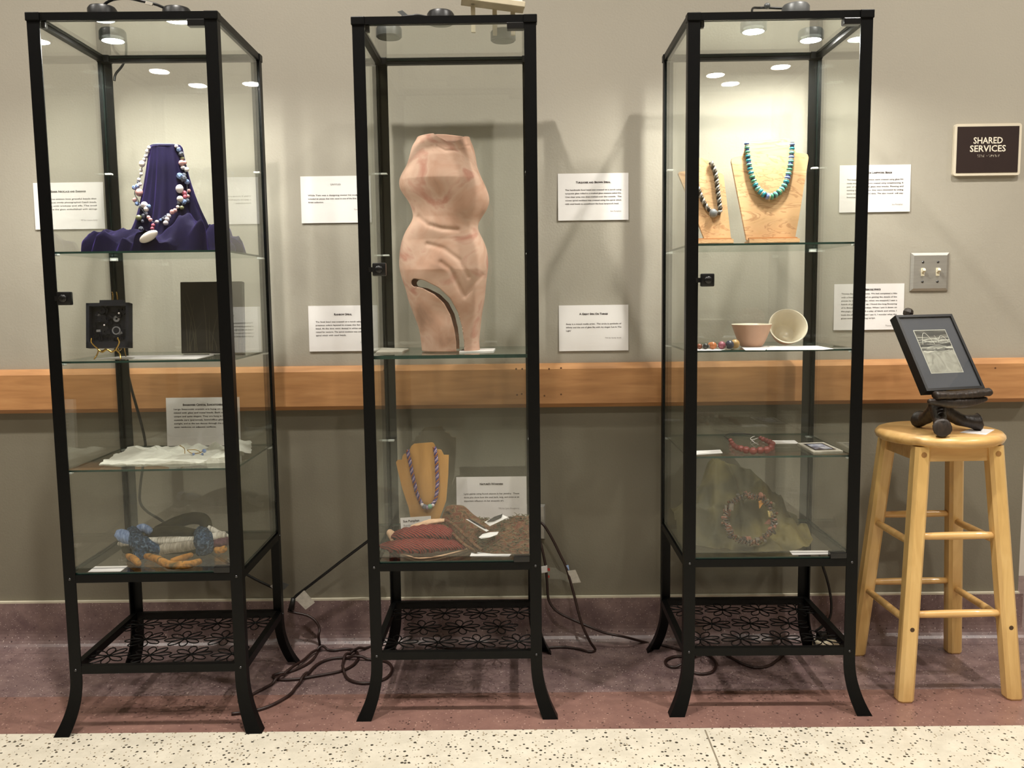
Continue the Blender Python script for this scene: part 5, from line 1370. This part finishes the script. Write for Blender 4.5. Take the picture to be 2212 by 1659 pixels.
def flat_tag(t, pix, y, mat, name='cord_tag', th=0.0006):
    q = [at(u, v, y=y)-t.location for u, v in pix]; k = len(q); vs = q+[p+Vector((0, th, 0)) for p in q]
    MB().add(vs, [tuple(range(k)), tuple(range(2*k-1, k-1, -1))]+[(i, (i+1) % k, (i+1) % k+k, i+k) for i in range(k)]).build(name, M[mat], t)
c = cord('light_cord', 'black cord joining the two front puck lights above the velvet display', [Vector((-0.931, -0.018, bz+0.026)), at(230, 6, y=-0.02), at(250, -2, y=-0.03), at(280, -3, y=-0.03), at(305, 2, y=-0.03), at(335, 9, y=-0.02), at(356, 17, y=-0.01), Vector((-0.755, 0.0, bz+0.024))], 0.0035, 'cord_black')
flat_tag(c, [(315, 2), (330, 6), (328, 12), (313, 8)], -0.035, 'tag', 'splice_label', 0.004)
c = cord('light_cord', 'grey cord and splice lying across the glass top above the turquoise necklace', [Vector((0.705, 0.165, bz+0.024)), at(1625, 20, y=0.10), at(1640, 17, y=0.06), at(1660, 17, y=0.05), at(1690, 18, y=0.05), Vector((0.778, 0.045, bz+0.022))], 0.003, 'cord_black')
MB().sphere(at(1657, 13, y=0.05)-c.location, 0.008, 12, 8).build('cord_switch', M['puck'], c, True)
c = cord('light_cord', 'short black cord with a grey splice beside the unlit black puck light', [at(868, 36, y=0.06), at(890, 34, y=0.055), at(905, 33, y=0.055), Vector((-0.125, 0.057, bz+0.012))], 0.003, 'cord_black')
flat_tag(c, [(858, 25), (869, 22), (882, 33), (872, 36)], 0.06, 'puck', 'splice_label', 0.003)
cord('light_cord', 'black cord curling from the glass top down the back of the velvet display case', [Vector((-0.989, 0.185, bz+0.02)), at(270, 85, y=0.26), at(272, 120, y=0.345), at(264, 142, y=0.345), at(250, 160, y=0.345), at(247, 175, y=0.345)], 0.0035, 'cord_black')

# ------------------------------------------------------------------ cords behind and under the cases
cord('lamp_cable', 'black cord hanging down the back of the velvet display case to the wall', [at(272, 790, y=0.36), at(284, 840, y=0.36), at(293, 872, y=0.36), at(305, 915, y=0.37), at(314, 960, y=0.38), at(310, 1000, y=0.38), at(303, 1050, y=0.38), at(303, 1085, y=0.38), at(318, 1105, y=0.39), at(345, 1122, y=0.40), at(400, 1160, y=0.41), at(470, 1203, y=0.42), at(540, 1245, y=0.43), at(580, 1265, y=0.44), at(608, 1278, y=0.44)], 0.0042, 'cord_black')
c = bpy.data.objects['lamp_cable']; flat_tag(c, [(583, 1266), (590, 1262), (605, 1274), (600, 1282)], 0.43, 'paper'); flat_tag(c, [(592, 1262), (605, 1255), (625, 1263), (612, 1275)], 0.445, 'puck')
c = cord('lamp_cable', 'black cable stretched from the torso case to a tagged plug near the skirting', [at(812, 1158, y=0.42), at(796, 1168, y=0.42), at(780, 1180, y=0.425), at(740, 1210, y=0.43), at(700, 1241, y=0.435), at(657, 1274, y=0.44), at(640, 1287, y=0.44), at(633, 1297, y=0.44), at(629, 1308, y=0.44), at(624, 1318, y=0.44)], 0.0045, 'cord_black')
MB().cbox(at(803, 1164, y=0.42)-c.location, (0.022, 0.020, 0.020), 0.004).build('plug', M['cord_black'], c)
MB().tube([at(634, 1292, y=0.438)-c.location, at(629, 1316, y=0.438)-c.location], [0.007, 0.010], 10).build('plug', M['cord_black'], c, True)
flat_tag(c, [(637, 1294), (657, 1275), (680, 1302), (660, 1317)], 0.436, 'tag')
ZC = 0.0048
def fpts(pix): return [at(u, v, z=ZC) for u, v in pix]
cord('extension_cord', 'brown extension cord looping over the floor between the velvet and torso cases',
     [at(622, 1320, y=0.44), at(640, 1324, y=0.44), at(665, 1330, y=0.44), at(682, 1342, y=0.435), at(690, 1358, y=0.43), at(688, 1375, y=0.42)]+fpts([(690, 1400), (672, 1428), (634, 1448), (598, 1456), (590, 1461), (604, 1468), (640, 1467), (690, 1459), (735, 1450), (762, 1437), (774, 1420), (768, 1406), (750, 1402), (722, 1405), (698, 1404), (676, 1412), (655, 1430), (625, 1452), (590, 1476), (545, 1500), (515, 1515)]), 0.0042, 'cord_brown', per=8)
cord('extension_cord', 'brown extension cord running from the velvet case foot under the torso case',
     fpts([(500, 1542), (545, 1536), (580, 1526), (612, 1510), (630, 1497), (640, 1484), (660, 1462), (682, 1438), (705, 1426), (735, 1421), (775, 1424), (810, 1425), (836, 1430), (847, 1444), (838, 1462), (815, 1472), (785, 1476), (757, 1470), (744, 1456), (740, 1438), (748, 1420), (770, 1408), (800, 1397), (840, 1386), (900, 1392), (1000, 1402), (1100, 1400)]), 0.0045, 'cord_brown', per=8)
c = cord('extension_cord', 'brown extension cord dropping from the outlet to the floor beside the torso case',
     [at(1166, 1128, y=0.46), at(1176, 1136, y=0.45), at(1192, 1162, y=0.45), at(1210, 1198, y=0.45), at(1224, 1228, y=0.445), at(1240, 1285, y=0.425), at(1256, 1345, y=0.405), at(1274, 1385, y=0.400)]+fpts([(1286, 1404), (1274, 1408), (1250, 1402), (1220, 1398), (1185, 1399), (1140, 1402)]), 0.0042, 'cord_brown')
flat_tag(c, [(1226, 1233), (1243, 1231), (1255, 1258), (1235, 1260)], 0.437, 'tag'); flat_tag(c, [(1222, 1222), (1228, 1221), (1230, 1232), (1225, 1233)], 0.443, 'crystal_blue', 'cord_band', 0.004)
c = cord('extension_cord', 'brown extension cord running along the skirting to the bowl case',
     [at(1166, 1168, y=0.46), at(1172, 1190, y=0.45), at(1179, 1226, y=0.45), at(1182, 1262, y=0.45), at(1186, 1298, y=0.45), at(1205, 1322, y=0.445), at(1240, 1340, y=0.44), at(1275, 1355, y=0.43), at(1310, 1368, y=0.43), at(1350, 1376, y=0.43)]+fpts([(1400, 1389), (1440, 1396), (1470, 1404), (1500, 1410), (1530, 1416), (1546, 1432), (1540, 1450), (1515, 1456), (1490, 1450), (1482, 1440)]), 0.0042, 'cord_brown')
flat_tag(c, [(1169, 1225), (1182, 1222), (1183, 1236), (1170, 1238)], 0.443, 'paper', 'cord_band', 0.006)
flat_tag(c, [(1183, 1225), (1200, 1227), (1222, 1241), (1235, 1246), (1236, 1262), (1212, 1252), (1184, 1250)], 0.440, 'clear', 'clear_tag', 0.001)
M['red_print'] = plain('red_print', (170, 50, 44), 0.6, var=0.1)
flat_tag(c, [(1183, 1227), (1188, 1228), (1188, 1234), (1183, 1233)], 0.4385, 'red_print', 'tag_print'); flat_tag(c, [(1184, 1243), (1187, 1243), (1187, 1248), (1184, 1248)], 0.4385, 'red_print', 'tag_print'); flat_tag(c, [(1227, 1246), (1231, 1247), (1231, 1252), (1227, 1251)], 0.4385, 'red_print', 'tag_print')
cord('extension_cord', 'loop of brown cord lying on the floor under the bowl case',
     fpts([(1700, 1400), (1685, 1420), (1660, 1438), (1630, 1442), (1600, 1432), (1575, 1418), (1540, 1404), (1500, 1418), (1460, 1418), (1440, 1425), (1438, 1434), (1452, 1441), (1480, 1440)]), 0.0042, 'cord_brown')
cord('lamp_cable', 'black cord hanging behind the bowl case by the stool', [at(1768, 1190, y=0.43), at(1777, 1222, y=0.43), at(1786, 1250, y=0.43), at(1793, 1280, y=0.43), at(1796, 1310, y=0.43), at(1792, 1336, y=0.43), at(1780, 1350, y=0.42), at(1760, 1365, y=0.42)], 0.004, 'cord_black')
pw = at(1750, 1350, z=0.03)
t = thing('plug_adapter', 'white plug adapter on the floor behind the bowl case rack', 'adapter', (1.02, 0.40, 0.0), 0.5)
MB().cbox((0, 0, 0.020), (0.075, 0.045, 0.040), 0.005).build('body', M['ivory'], t)
for x in (-0.02, 0.02): MB().cbox((x, 0, 0.052), (0.024, 0.026, 0.026), 0.004).build('plug', M['cord_black'], t)
